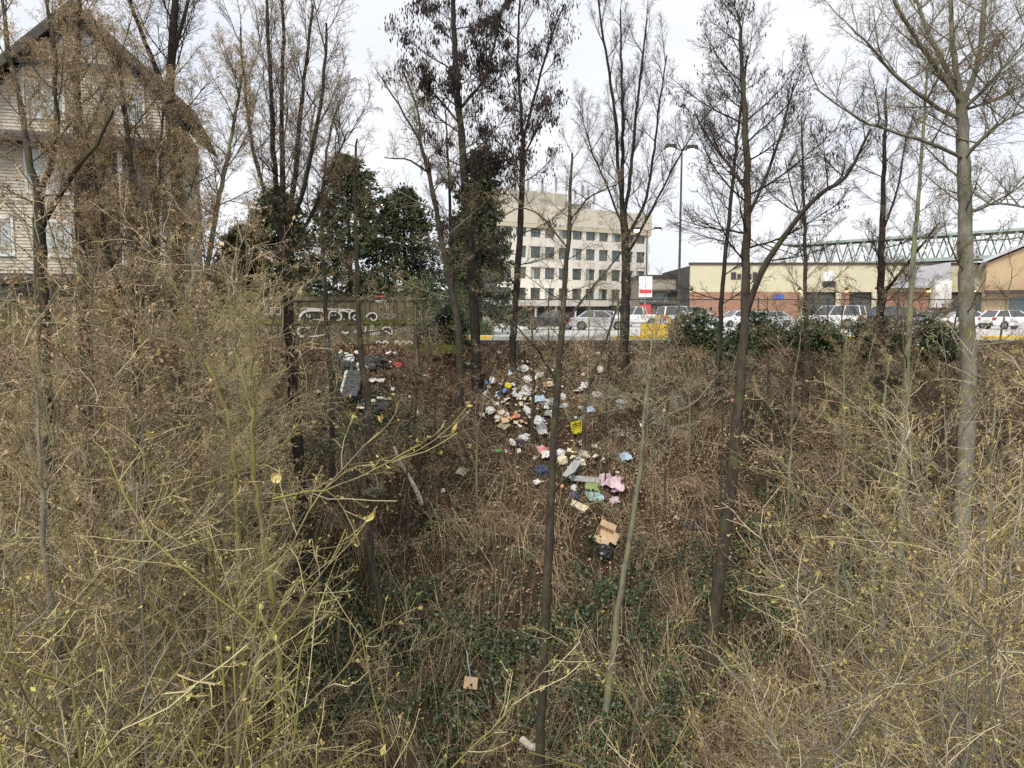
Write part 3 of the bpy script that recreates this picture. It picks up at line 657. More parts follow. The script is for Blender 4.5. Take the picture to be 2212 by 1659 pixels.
# right bank
thicket('tan', [(2090, 1040, 9.0, 1), (2230, 900, 8.8, 1), (2000, 1210, 9.6, 1), (2180, 1190, 7.8, 1), (1890, 1360, 10.2, 1), (2270, 1080, 7.0, 1), (2100, 800, 13, 1), (2215, 660, 13, 1), (2010, 920, 15, 1), (1810, 1440, 11.8, .95)])
thicket('moss', [(2130, 1340, 7.0, 1), (2000, 1460, 8.0, 1)])
tree('budding_sapling', 'single budding shoot before the ivy at the foot of the slope', 13.5, [(1030, 1700), (1075, 1600), (1110, 1520), (1150, 1440)], .02, .006, 'bark_lichen', [K(kind='hazel', n=10, t0=.2, t1=1, len=(.6, .35), el=(.5, .8))], seed=51)

# young growth on the upper slope and the rim, all of one kind
YG = [(470, 900, 700, 22), (560, 860, 640, 24), (520, 930, 760, 20.5), (940, 880, 660, 25), (1270, 830, 590, 28.5), (1310, 870, 650, 25), (1400, 850, 640, 27), (1440, 900, 690, 24), (1490, 880, 680, 25.5), (1660, 850, 640, 27), (1710, 900, 700, 24), (1800, 880, 640, 25.5), (1850, 960, 720, 21.5), (640, 1000, 760, 21), (590, 1060, 800, 19), (1560, 960, 760, 22.5), (1950, 830, 620, 26), (2040, 860, 600, 24), (2150, 860, 580, 22), (880, 980, 800, 22), (1030, 960, 780, 24)]
yr = random.Random(3)
for i, (u, vb, vt, Y) in enumerate(YG):
    sl = yr.uniform(-45, 45)
    tree('young_sapling', 'thin leafless sapling with a tangle of tan side twigs on the upper slope', Y, [(u, vb), (u + sl * .3, (vb * .6 + vt * .4)), (u + sl * .8, (vb * .25 + vt * .75)), (u + sl * 1.2, vt)], yr.uniform(.022, .04), .009, 'bark_brown' if i % 2 else 'bark_lichen',
         [K(kind='scrub', n=yr.randint(9, 13), t0=.15, t1=1, len=(1.5, .8), el=(.1, .7))], group='young saplings of the upper slope', seed=400 + i)
# ------------------------------------------------------------------ ground cover on the slope (uncountable)
rng = np.random.default_rng(77)
def fnoise(x, y, s=1.0):
    return (np.sin(1.7 * s * x + 1.3 * np.sin(1.1 * s * y)) + np.sin(1.9 * s * y + 1.7 * np.sin(.9 * s * x + 2)) + .6 * np.sin(3.7 * s * x - 2.9 * s * y) + .4 * np.sin(6.1 * s * y + 5.3 * s * x)) / 3.0
GREEN = [(720, 900, 1.8, 1), (620, 940, 1.6, 1), (860, 930, 1.5, .9), (560, 860, 1.6, .8), (900, 1130, 1.5, .6), (980, 1000, 1.2, .5), (1000, 1060, 1.2, .6), (740, 1050, 1.4, .7),
         (900, 1330, 1.6, 1), (1020, 1390, 1.5, 1), (760, 1390, 1.6, 1), (700, 1490, 1.6, 1), (1040, 1480, 1.4, .9), (880, 1440, 1.2, .8), (1340, 1290, 1.3, 1), (1260, 1330, 1.0, .8), (1330, 1560, 1.6, 1), (1400, 1480, 1.4, .9), (1200, 1430, 1.2, .9), (1560, 1280, 1.6, 1), (1640, 1230, 1.2, .9), (1700, 1330, 1.6, 1), (1500, 1400, 1.4, .8),
         (1680, 1090, 1.0, 1), (1570, 820, 1.5, 1), (1560, 740, 1.6, 1), (1700, 730, 2.2, 1), (1850, 740, 2.4, 1), (1780, 800, 1.6, .7), (1880, 880, 1.6, .8), (1640, 900, 1.2, .7), (1960, 760, 2.0, .8), (1280, 1110, .7, .6), (1180, 1590, 1.4, .7), (960, 1570, 1.6, .7), (1960, 1060, 1.8, .7), (1880, 1300, 2., .8), (560, 1180, 1.8, .6), (420, 1000, 2., .5), (1290, 770, .9, .5), (1090, 1180, 1., .5)]
GC = [(ground_at(u, v), r, w) for (u, v, r, w) in GREEN]
def green_at(x, y):
    m = np.zeros_like(x)
    for c, r, w in GC:
        m = np.maximum(m, w * np.exp(-(((x - c.x) / (r * 1.15)) ** 2 + ((y - c.y) / r) ** 2)))
    return np.clip(m * 1.15 + .38 * fnoise(x, y, 1.2) * (m + .25), 0, 1)
BR = [(ground_at(u, v), r, w) for (u, v, r, w) in [(1450, 1050, 1.8, 1), (1520, 980, 1.8, 1), (1620, 1150, 1.8, 1), (1420, 1180, 1.5, .9), (1700, 1000, 1.5, .8), (1740, 900, 1.6, .6), (1680, 1180, 1.3, 1), (1350, 1120, 1.0, .7), (1500, 1200, 1.4, .9)]]
def tan_at(x, y):
    m = np.zeros_like(x)
    for c, r, w in BR: m = np.maximum(m, w * np.exp(-(((x - c.x) / r) ** 2 + ((y - c.y) / r) ** 2)))
    return m
LITC = [(ground_at(u, v), r) for (u, v, r) in [(1140, 860, 1.6), (1190, 930, 1.3), (1090, 880, 1.2), (1230, 1030, 1.0), (1300, 1060, .9), (790, 800, 1.1), (750, 860, .8), (810, 880, .8), (1310, 1165, .7)]]
def lit_at(x, y):
    m = np.zeros_like(x)
    for c, r in LITC: m = np.maximum(m, np.exp(-(((x - c.x) / r) ** 2 + ((y - c.y) / r) ** 2)))
    return m
def scatter(n, y0=13.5, y1=33.4):
    """Points on the bank, as dense to the eye near and far."""
    n2 = n * 2
    y = (y0 ** -.6 + rng.random(n2) * (y1 ** -.6 - y0 ** -.6)) ** (-1 / .6)
    x = (rng.random(n2) - .5) * 2 * (.72 * y + 2)
    ye = 30.7 + 2.9 * sstep(-5.5, -2.0, x)
    k = y < ye - .2
    return x[k][:n], y[k][:n]
def bare(x, y):
    """1 on the dark trodden soil under the fence."""
    a = ground_at(960, 800); b = ground_at(800, 765)
    return np.maximum(np.exp(-(((x - a.x) / 1.6) ** 2 + ((y - a.y) / 1.6) ** 2)), np.exp(-(((x - b.x) / 2.6) ** 2 + ((y - b.y) / 1.0) ** 2)))

def canes():
    g = Geo()
    # arching dead canes and straw, mostly slumped down the slope
    cx, cy = scatter(3000)
    keep = rng.random(len(cx)) > np.clip(.25 * green_at(cx, cy) + 1.0 * lit_at(cx, cy) + .85 * bare(cx, cy) + .35 * fnoise(cx, cy, .7), 0, .95)
    cx, cy = cx[keep], cy[keep]; cnt = rng.integers(6, 24, len(cx)); i = np.repeat(np.arange(len(cx)), cnt); n = len(i)
    caz = np.where(rng.random(len(cx)) < .7, rng.normal(-1.57, .7, len(cx)), rng.uniform(0, 6.28, len(cx)))
    sp = rng.uniform(.10, .30, len(cx)); cl_ = rng.uniform(.5, 1.25, len(cx)); ch = rng.uniform(.12, .5, len(cx))
    x = cx[i] + rng.normal(size=n) * sp[i]; y = cy[i] + rng.normal(size=n) * sp[i]
    L = cl_[i] * rng.uniform(.5, 1.5, n); H = L * ch[i] * rng.uniform(.6, 1.4, n); az = caz[i] + rng.normal(0, .42, n)
    h0 = rng.random(n) ** 2 * .22; big = rng.random(n) < .4
    N = 5; t = np.linspace(0, 1, N)
    px = x[:, None] + np.cos(az)[:, None] * L[:, None] * t; py = y[:, None] + np.sin(az)[:, None] * L[:, None] * t
    bow = rng.normal(0, .10, n)[:, None] * L[:, None] * np.sin(t * math.pi)
    px = px - np.sin(az)[:, None] * bow; py = py + np.cos(az)[:, None] * bow
    pz = G(px, py) + (4 * t * (1 - t))[None] * H[:, None] + h0[:, None] + .02
    pz += rng.normal(size=pz.shape) * .03
    r = np.where(big, rng.uniform(.005, .009, n), rng.uniform(.003, .006, n))
    g.tubes(np.stack([px, py, pz], -1), r[:, None] * np.linspace(1, .5, N)[None], 3)
    # upright dead stalks and small saplings
    x, y = scatter(9000); keep = rng.random(len(x)) > np.clip(1.0 * lit_at(x, y) + .7 * bare(x, y) + .35 * fnoise(x, y, .9), 0, .95); x, y = x[keep], y[keep]; n = len(x)
    p = np.stack([x, y, G(x, y) - .02], 1); d = nrm(np.stack([rng.normal(0, .4, n), rng.normal(-.12, .35, n), np.ones(n)], 1))
    L = rng.uniform(.35, 1.5, n) * rng.uniform(.5, 1, n)
    a = walk(p, d, L, 5, .12, .0); ar = rng.uniform(.003, .0065, n)[:, None] * np.linspace(1, .4, 5)[None]
    g.tubes(a, ar, 3)
    b, br = spread(a, ar, 3, .4, 1., .4, .9, .28, .3, .7, 3, .12, .0, .002)
    g.tubes(b, br, 3)
    o = link('bramble_canes', g.mesh('bramble_canes', M('cane')))
    tag(o, 'tangle of dry tan bramble canes and dead stalks all over the bank', 'brambles', None, 'stuff')
canes()

def leaf_mass(name, label, cat, n, prob, matn, s0, s1, h, flat=.5, y0=13.5, y1=33.4):
    x, y = scatter(n * 4, y0, y1); k = rng.random(len(x)) < prob(x, y); x, y = x[k][:n], y[k][:n]; m = len(x)
    hh = rng.random(m) ** .9 * h * (.6 + .4 * fnoise(x, y, 2.1)) + .012
    pos = np.stack([x, y, G(x, y) + hh], 1)
    up = nrm(np.array([0, -.45, .9]) + rng.normal(size=(m, 3)) * flat); d = nrm(np.cross(up, rdir(m))); sd = np.cross(up, d)
    s = rng.uniform(s0, s1, m)
    g = Geo(); g.leaves(pos, d, sd, s, s * rng.uniform(.55, .8, m), 0)
    o = link(name, g.mesh(name, M(matn), False)); tag(o, label, cat, None, 'stuff')
leaf_mass('bramble_leaves', 'dark green bramble and ivy leaves growing in patches over the bank', 'ground cover', 78000, lambda x, y: np.clip(green_at(x, y) * 1.25 - .38 + .55 * fnoise(x, y, 2.2), 0.015, 1) * (1 - .9 * bare(x, y)), 'green_leaf', .06, .125, .80, .5)
leaf_mass('fallen_leaves', 'fallen tan and brown leaves lying over the bank', 'leaves', 75000, lambda x, y: np.clip(.32 + .9 * tan_at(x, y) - .3 * green_at(x, y), .05, 1), 'dead_leaf', .05, .11, .10, .35)
leaf_mass('russet_leaves', 'dark russet fallen leaves below the graffitied board fence', 'leaves', 14000, lambda x, y: np.exp(-(((x + 5.5) / 4.0) ** 2 + ((y - 29.8) / 1.1) ** 2)), 'red_leaf', .05, .10, .05, .3, 26, 31.5)

# ------------------------------------------------------------------ evergreens behind the fence and along the rim
def conifer(name, label, u, top, Y, half, wide, seed, group=None, n=9000, matn='needle', bottom=0., bare_foot=.1, sz=.27):
    """Trunk plus whorls of drooping sprays; half: radius in view units at the widest."""
    global rng
    rng = np.random.default_rng(seed)
    w = P(u, top, Y); z0 = 0.0; H = w.z - z0; Rm = half / FPX * Y
    t = empty(name, (w.x, Y, g1(w.x, Y))); tag(t, label, 'tree', group)
    g = Geo(); g.tubes(np.array([[[0, 0, -.2], [0.05, 0, H * .4], [-.03, 0, H * .75], [0, 0, H * .98]]]), np.array([[.22, .17, .09, .02]]), 7)
    link('trunk', g.mesh('trunk', M('bark_dark')), t)
    g = Geo(); nb = 200
    f = np.sort(rng.random(nb)) ** .85 * (1 - bare_foot) + bare_foot
    prof = Rm * (np.clip((1 - f) / (1 - wide), 0, 1) ** .62) * rng.uniform(.55, 1.15, nb) + .12
    az = rng.random(nb) * 6.28; el = .25 + .5 * (f - .5) + rng.normal(size=nb) * .2
    d = np.stack([np.cos(az) * np.cos(el), np.sin(az) * np.cos(el), np.sin(el)], 1)
    a = walk(np.stack([0 * f, 0 * f, f * H], 1), d, prof, 6, .10, -.03); ar = np.linspace(1, .3, 6)[None] * np.full((nb, 1), .03)
    g.tubes(a, ar, 3, 0)
    k = max(4, int(n / nb / 9))
    b, br = spread(a, ar, k, .25, 1., .4, 1., .55, .3, .5, 4, .18, -.02, .008)
    g.tubes(b, br, 3, 0)
    m = 16; ii = rng.integers(len(b), size=len(b) * m); tt = rng.random(len(ii)); q = b[ii, 0] * (1 - tt[:, None]) + b[ii, 3] * tt[:, None] + rng.normal(size=(len(ii), 3)) * .09
    dd = nrm(nrm(b[ii, 3] - b[ii, 0]) + rng.normal(size=(len(ii), 3)) * .6); s = rng.uniform(.5, 1.3, len(ii)) * sz
    g.leaves(q, dd, perp(dd), s, s * .42, 1)
    link('crown', g.mesh('crown', M('bark_dark', matn), False), t)
    return t
conifer('conifer', 'broad dark evergreen conifer behind the graffitied fence, tallest of its group', 750, 352, 50, 150, .2, 101, n=15000)
conifer('conifer', 'dark evergreen conifer behind the fence beside the sheaf of upright stems', 600, 425, 48, 125, .3, 102, n=13000)
conifer('conifer', 'ragged evergreen conifer behind the fence next to the pale blue lamp post', 872, 418, 52, 120, .3, 103, n=11000)
conifer('conifer', 'low spreading evergreen next to the house corner behind the fence', 520, 505, 46, 80, .35, 104, n=8000)
conifer('conifer', 'narrow dark conifer behind the pod laden tree and before the office block', 1034, 338, 46, 82, .15, 105, n=13000)
def bush(name, label, u, v0, v1, Y, half, matn, seed, n=6000, group=None, sz=.13, depth=.8, flowers=None):
    """Leafy evergreen bush from its ground point up to view height v0."""
    global rng
    rng = np.random.default_rng(seed)
    a = P(u, v1, Y); b = P(u, v0, Y); z = g1(a.x, Y); H = b.z - z; Rm = half / FPX * Y
    t = empty(name, (a.x, Y, z)); tag(t, label, 'bush', group)
    ns = 14; az = rng.random(ns) * 6.28; el = rng.uniform(.6, 1.5, ns)
    d = np.stack([np.cos(az) * np.cos(el), np.sin(az) * np.cos(el), np.sin(el)], 1)
    st = walk(np.tile([0, 0, -.1], (ns, 1)), d, np.full(ns, H * .95), 6, .12, .03); sr = np.full((ns, 1), .022) * np.linspace(1, .3, 6)[None]
    g = Geo(); g.tubes(st, sr, 4); link('stems', g.mesh('stems', M('bark_brown')), t)
    nc = 60; c = rdir(nc) * rng.uniform(.45, 1, (nc, 1)); c[:, 2] = np.abs(c[:, 2]); c = c * np.array([Rm, Rm * depth, H * .92]); cs = rng.uniform(.18, .34, nc) * min(Rm, H)
    i = rng.integers(nc, size=n); q = c[i] + rng.normal(size=(n, 3)) * cs[i][:, None] * .6; q[:, 2] = np.clip(q[:, 2], .03, H)
    dd = nrm(rdir(n) + np.array([0, -.2, .2])); s = rng.uniform(.6, 1.3, n) * sz
    g = Geo(); g.leaves(q, dd, perp(dd), s, s * .55, 0)
    link('foliage', g.mesh('foliage', M(matn), False), t)
    if flowers:
        m = flowers; i = rng.integers(nc, size=m); q = c[i] + rng.normal(size=(m, 3)) * cs[i][:, None] * .6 + np.array([0, -.06, .05]); q[:, 2] = np.clip(q[:, 2], .1, H + .05)
        dd = rdir(m); g = Geo(); s = rng.uniform(.09, .16, m); sd = perp(dd); g.leaves(q, dd, sd, s, s, 0); g.leaves(q, nrm(np.cross(dd, sd)), dd, s, s, 0)
        link('blossom', g.mesh('blossom', M('petal'), False), t)
    return t
mat_island('petal', [(0, (.60, .60, .62)), (1, (.82, .82, .84))], .6, .3, .2)
bush('laurel_bush', 'bright green laurel bush behind the end of the board fence', 905, 585, 690, 36, 62, 'laurel', 111, 9000)
bush('laurel_bush', 'bright green laurel bush beside the trunk of the pod laden tree', 972, 578, 690, 37, 55, 'laurel', 112, 8000)
bush('laurel_bush', 'dense dark green bush behind the upper rail of the graffitied fence', 655, 598, 690, 36, 75, 'laurel', 113, 8000)
bush('laurel_bush', 'rounded green bush at the lower corner of the house', 480, 548, 690, 40, 52, 'laurel', 114, 8000)
bush('ivy_mound', 'black green ivy mound smothering the fence panel beside the board fence', 965, 655, 740, 32.3, 52, 'ivy_leaf', 115, 11000, sz=.10, depth=.35)
bush('hedge', 'small clipped green hedge beside the dark blue sedan', 1040, 692, 715, 44, 30, 'laurel', 116, 4000, sz=.09)
bush('rim_bush', 'evergreen bush with white blossom on the rim in front of parked cars', 1500, 668, 745, 33.0, 62, 'green_leaf', 117, 9000, flowers=260)
bush('rim_bush', 'dark evergreen bush with a few white flowers right of the straight tall tree', 1640, 668, 745, 33.0, 50, 'green_leaf', 118, 7000, flowers=90)
bush('rim_bush', 'dark evergreen bush on the rim below the white estate car', 1760, 690, 760, 32.6, 66, 'green_leaf', 119, 9000)
bush('rim_bush', 'spreading evergreen bush at the foot of the black trunked tree', 1890, 690, 770, 32.4, 62, 'green_leaf', 120, 9000)
bush('rim_bush', 'evergreen bush between the black trunked tree and the poplar foot', 2010, 680, 770, 32.0, 60, 'green_leaf', 121, 8000, flowers=60)
bush('rim_bush', 'low evergreen bush below the yellow wall', 1590, 715, 770, 32.2, 50, 'green_leaf', 122, 7000)
bush('clipped_bush', 'rounded clipped bush near the office entrance behind the dark blue sedan', 1125, 662, 690, 82, 12, 'laurel', 123, 2500, sz=.14)
bush('clipped_bush', 'wide clipped bush by the office entrance posts', 1100, 664, 690, 80, 14, 'laurel', 124, 2500, sz=.14)
# far woods closing the view between and beyond the buildings
def far_wood():
    global rng
    rng = np.random.default_rng(130)
    g = Geo(); n = 26000; nc = 260
    cx = rng.uniform(-170, 4, nc); cy = rng.uniform(135, 165, nc); hh = rng.uniform(2, 8.5, nc)
    i = rng.integers(nc, size=n); q = np.stack([cx[i] + rng.normal(0, 2.6, n), cy[i] + rng.normal(0, 2, n), np.abs(rng.normal(.5, .35, n)) * hh[i]], 1)
    dd = rdir(n); s = rng.uniform(.6, 1.4, n); g.leaves(q, dd, perp(dd), s, s * .6, 0)
    tag(link('far_wood', g.mesh('far_wood', M('needle'), False)), 'far dark belt of trees beyond the fence and the house', 'woods', None, 'stuff')
far_wood()
# ------------------------------------------------------------------ building materials
mat_noise('siding', [(.25, (.42, .38, .30)), (.75, (.60, .55, .45))], 1.4, 6, .75, 0, 0, (1, 1, 4), .3, .05)
mat_noise('shingle', [(.3, (.27, .22, .16)), (.7, (.40, .34, .25))], 5, 5, .85, 0, .3)
mat_noise('roofing', [(.3, (.045, .042, .040)), (.7, (.11, .10, .095))], 9, 5, .9, 0, .3)
mat_noise('trim_dark', [(.3, (.045, .038, .032)), (.7, (.085, .072, .06))], 3, 4, .7)
mat_noise('trim_blue', [(.3, (.07, .095, .115)), (.7, (.12, .155, .18))], 3, 4, .7)
mat_noise('trim_white', [(.3, (.66, .65, .62)), (.7, (.80, .79, .76))], 3, 4, .6)
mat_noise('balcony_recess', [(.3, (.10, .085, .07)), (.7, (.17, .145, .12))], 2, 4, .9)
mat_noise('stone_base', [(.3, (.22, .21, .20)), (.7, (.36, .35, .33))], 4, 5, .9, 0, .3)
m_, n_, l_, b_ = newmat('glass'); b_.inputs['Base Color'].default_value = (.10, .13, .13, 1); b_.inputs['Roughness'].default_value = .08; b_.inputs['Specular IOR Level'].default_value = .9; b_.inputs['Metallic'].default_value = .35
m_, n_, l_, b_ = newmat('glass_pale'); b_.inputs['Base Color'].default_value = (.42, .48, .48, 1); b_.inputs['Roughness'].default_value = .15; b_.inputs['Specular IOR Level'].default_value = .8
m_, n_, l_, b_ = newmat('glass_car'); b_.inputs['Base Color'].default_value = (.05, .06, .065, 1); b_.inputs['Roughness'].default_value = .06; b_.inputs['Specular IOR Level'].default_value = .9
mat_noise('rail_metal', [(.3, (.05, .05, .05)), (.7, (.09, .09, .09))], 8, 3, .5, .4)
mat_noise('office_panel', [(.25, (.56, .51, .40)), (.75, (.68, .63, .52))], .35, 6, .85, 0, 0, (1, 1, .3))
mat_noise('office_band', [(.25, (.66, .62, .53)), (.75, (.78, .74, .66))], .4, 6, .85, 0, 0, (1, 1, .3))
mat_noise('office_dark', [(.3, (.06, .06, .055)), (.7, (.11, .11, .10))], 1, 4, .8)
mat_noise('store_cream', [(.25, (.50, .46, .32)), (.75, (.60, .555, .40))], .3, 6, .85)
mat_noise('store_brick', [(.25, (.28, .15, .10)), (.75, (.38, .22, .15))], 1.2, 6, .9)
mat_noise('store_grey', [(.3, (.40, .40, .43)), (.7, (.52, .52, .55))], .5, 5, .7)
mat_noise('store_tan', [(.3, (.40, .29, .17)), (.7, (.52, .39, .24))], .5, 5, .85)
mat_noise('low_block', [(.3, (.24, .22, .17)), (.7, (.36, .33, .27))], .5, 5, .85)
mat_noise('truss_green', [(.3, (.27, .34, .31)), (.7, (.38, .45, .41))], 1.5, 5, .6)
mat_noise('galvanised', [(.3, (.30, .31, .31)), (.7, (.45, .46, .46))], 12, 4, .45, .7)
mat_noise('post_dark', [(.3, (.05, .045, .045)), (.7, (.10, .09, .085))], 6, 4, .6, .2)
mat_noise('post_blue', [(.3, (.34, .46, .52)), (.7, (.46, .58, .63))], 4, 4, .6)
mat_plain('lamp_glow', (.9, .85, .7), .5, 0, .2, 0, (1.0, .90, .62), 16)
mat_plain('wall_lamp_glow', (.9, .75, .4), .5, 0, .2, 0, (1.0, .75, .30), 3)
mat_plain('sign_blue', (.05, .12, .45)); mat_plain('sign_white', (.8, .8, .8)); mat_plain('sign_red', (.6, .07, .07)); mat_plain('letter_dark', (.05, .045, .06))
mat_noise('fence_wood', [(.20, (.035, .03, .02)), (.5, (.12, .105, .065)), (.8, (.22, .20, .125))], 2.2, 7, .9, 0, .4, (3, 3, .5), .15, .28)
mat_noise('fence_moss', [(.25, (.035, .03, .018)), (.5, (.10, .10, .03)), (.8, (.17, .18, .045))], 3, 7, .95, 0, .5, (1, 1, 1), .1, .2)
mat_noise('spray_white', [(.22, (.22, .21, .17)), (.42, (.60, .58, .50)), (.7, (.72, .70, .63))], 4, 6, .8)
mat_noise('spray_black', [(.3, (.012, .012, .012)), (.7, (.035, .033, .03))], 5, 5, .7)
mat_noise('spray_grey', [(.3, (.18, .17, .13)), (.7, (.36, .34, .27))], 6, 5, .8)

# ------------------------------------------------------------------ the gabled house
def house():
    fx, fy = P(396, 600, 37.0).x, 37.0
    t = empty('gabled_house', (fx, fy, 0), R(16)); tag(t, 'three storey house with cream clapboards, dark gable roof and balconies', 'house')
    W, D, ZE, ZA = 8.2, 9.0, 11.35, 15.2        # front runs from x=-W to 0; eaves and apex heights
    sl = (ZA - ZE) / (W / 2)
    # core walls
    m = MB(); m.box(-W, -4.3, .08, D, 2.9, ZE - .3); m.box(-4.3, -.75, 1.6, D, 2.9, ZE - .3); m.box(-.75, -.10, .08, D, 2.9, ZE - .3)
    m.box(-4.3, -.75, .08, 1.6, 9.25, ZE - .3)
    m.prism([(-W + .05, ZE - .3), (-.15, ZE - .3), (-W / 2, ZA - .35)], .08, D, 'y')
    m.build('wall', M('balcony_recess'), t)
    m = MB(); m.box(-W - .2, .05, .15, D, 0, 2.88); m.build('base_storey', M('stone_base'), t)
    for x in (-7.4, -5.6, -3.4, -1.6):
        m = MB(); m.box(x, x + 1.3, .05, .15, .3, 2.3); m.build('garage_opening', M('office_dark'), t)
    # clapboards, each its own lapped board
    def lap(length):
        b = MB(); b.prism([(0, 0), (0, .150), (-.012, .150), (-.042, .008), (-.042, 0)], 0, length, 'x'); return b.mesh('clapboard', M('siding'))
    cache = {}
    def row(x0, x1, z, yy=.08, rz=0., ox=0.):
        L = round(x1 - x0, 2)
        if L < .1: return
        if L not in cache: cache[L] = lap(L)
        link('clapboard', cache[L], t, (x0, yy, z) if not rz else (ox, x0, z), (0, 0, rz))
    z = 3.12
    while z < ZA - .6:
        if z + .15 > ZE - .3:
            h = (z + .15 - (ZE - .3)) / ((ZA - .35) - (ZE - .3)); a = -W + .05 + h * (W / 2 - .05); b = -.15 - h * (W / 2 - .15)
            row(a, b, z)
        elif z < 9.1: row(-W, -4.3, z); row(-.75, -.02, z)
        else: row(-W, -.02, z)
        z += .152
    z = 3.12
    sb = lap(D - .1)
    while z < ZE - .45:
        link('clapboard', sb, t, (-.10, .08, z), (0, 0, R(90))); z += .152
    # roof: two thick slopes with overhang, fascia boards
    for s in (-1, 1):
        cx = -W / 2; ex = cx + s * (W / 2 + .95); ez = ZE - .95 * sl + .12
        m = MB(); m.prism([(cx, ZA), (ex, ez), (ex, ez + .22), (cx, ZA + .26)], -.75, D + .5, 'y'); m.build('roof_slope', M('roofing'), t)
        m = MB(); m.prism([(cx, ZA - .30), (ex, ez - .30), (ex, ez - .004), (cx, ZA - .004)], -.80, -.68, 'y'); m.build('fascia', M('trim_dark'), t)
        m = MB(); m.prism([(cx, ZA - .62), (ex - s * .3, ez - .36), (ex - s * .3, ez - .30), (cx, ZA - .34)], -.05, .02, 'y'); m.build('rake_board', M('trim_blue'), t)
    # mid gable band, pent roof over the balconies, deck fasciae, eave over the base
    m = MB(); m.box(-W + .6, -.6, -.10, .03, 12.62, 12.86); m.build('gable_band', M('trim_blue'), t)
    m = MB(); m.prism([(-.95, 9.05), (-.95, 9.30), (.06, 9.62), (.06, 9.05)], -W - .5, .55, 'x'); m.build('pent_roof', M('roofing'), t)
    m = MB(); m.box(-W - .4, .5, -.98, -.94, 8.98, 9.14); m.build('pent_fascia', M('trim_dark'), t)
    m = MB(); m.prism([(-.55, 2.62), (-.55, 2.86), (.05, 3.08), (.05, 2.62)], -W - .4, .35, 'x'); m.build('skirt_roof', M('trim_dark'), t)
    for zf in (2.92, 6.05):
        m = MB(); m.box(-4.4, -.6, -.35, 1.6, zf, zf + .30); m.build('balcony_deck', M('trim_blue'), t)
        m = MB(); m.box(-4.2, -.85, -.30, -.26, zf + 1.32, zf + 1.37); m.box(-4.2, -.85, -.30, -.26, zf + .38, zf + .42)
        m.build('balcony_rail', M('rail_metal'), t)
        for i in range(27):
            b = MB(); b.box(-.012, .012, -.29, -.27, zf + .42, zf + 1.32); o = b.build('baluster', M('rail_metal'), t); o.location.x = -4.2 + i * .128
        for x in (-4.25, -2.55, -.85):
            b = MB(); b.box(x - .09, x + .09, -.26, -.08, zf + .30, zf + 3.05 - (.02 if zf < 5 else -.0)); b.build('balcony_post', M('trim_white'), t)
        m = MB(); m.box(-3.6, -1.6, 1.54, 1.62, zf + .32, zf + 2.4); o = m.build('patio_door', M('trim_white'), t)
        m = MB(); m.box(-3.5, -2.65, 1.52, 1.535, zf + .42, zf + 2.3); m.build('pane', M('glass'), o); m = MB(); m.box(-2.55, -1.7, 1.52, 1.535, zf + .42, zf + 2.3); m.build('pane', M('glass'), o)
    def window(x0, x1, z0, z1, nx=2):
        f = MB(); a = .11
        f.box(x0 - a, x0, -.02, .06, z0 - a, z1 + a); f.box(x1, x1 + a, -.02, .06, z0 - a, z1 + a); f.box(x0, x1, -.02, .06, z1, z1 + a); f.box(x0 - .05, x1 + .05, -.045, .055, z0 - a, z0)
        for i in range(1, nx):
            xm = x0 + (x1 - x0) * i / nx; f.box(xm - .03, xm + .03, -.01, .05, z0, z1)
        f.box(x0, x1, -.005, .045, (z0 + z1) / 2 - .02, (z0 + z1) / 2 + .02)
        o = f.build('window', M('trim_white'), t)
        for i in range(nx):
            p = MB(); xa = x0 + (x1 - x0) * i / nx; xb = x0 + (x1 - x0) * (i + 1) / nx; p.box(xa + .031, xb - .031, .01, .03, z0 + .005, z1 - .005); p.build('pane', M('glass_pale'), o)
    window(-6.4, -4.9, 10.3, 11.9); window(-3.3, -1.5, 10.3, 11.9); window(-6.5, -4.9, 6.9, 8.7); window(-6.3, -4.9, 4.0, 5.5); window(-7.9, -7.3, 4.0, 5.6, 1); window(-4.7, -3.5, 13.0, 13.9, 2)
    m = MB(); m.box(-.12, .06, .03, .14, 3.05, ZE - .5); m.build('corner_board', M('trim_dark'), t)
house()
m = MB(); m.box(-.9, .9, -.1, .1, 0, 1.0)
c = P(432, 640, 35.5)
m = MB(); m.box(-.55, .55, -.12, .12, 0, 2.6); m.box(-.62, .62, -.16, .16, 2.6, 2.72, 1)
o = m.build('boundary_pier', M('office_band', 'trim_white'), None, (c.x, 35.5, 0)); tag(o, 'short pale rendered pier at the house corner behind the fence', 'pier')

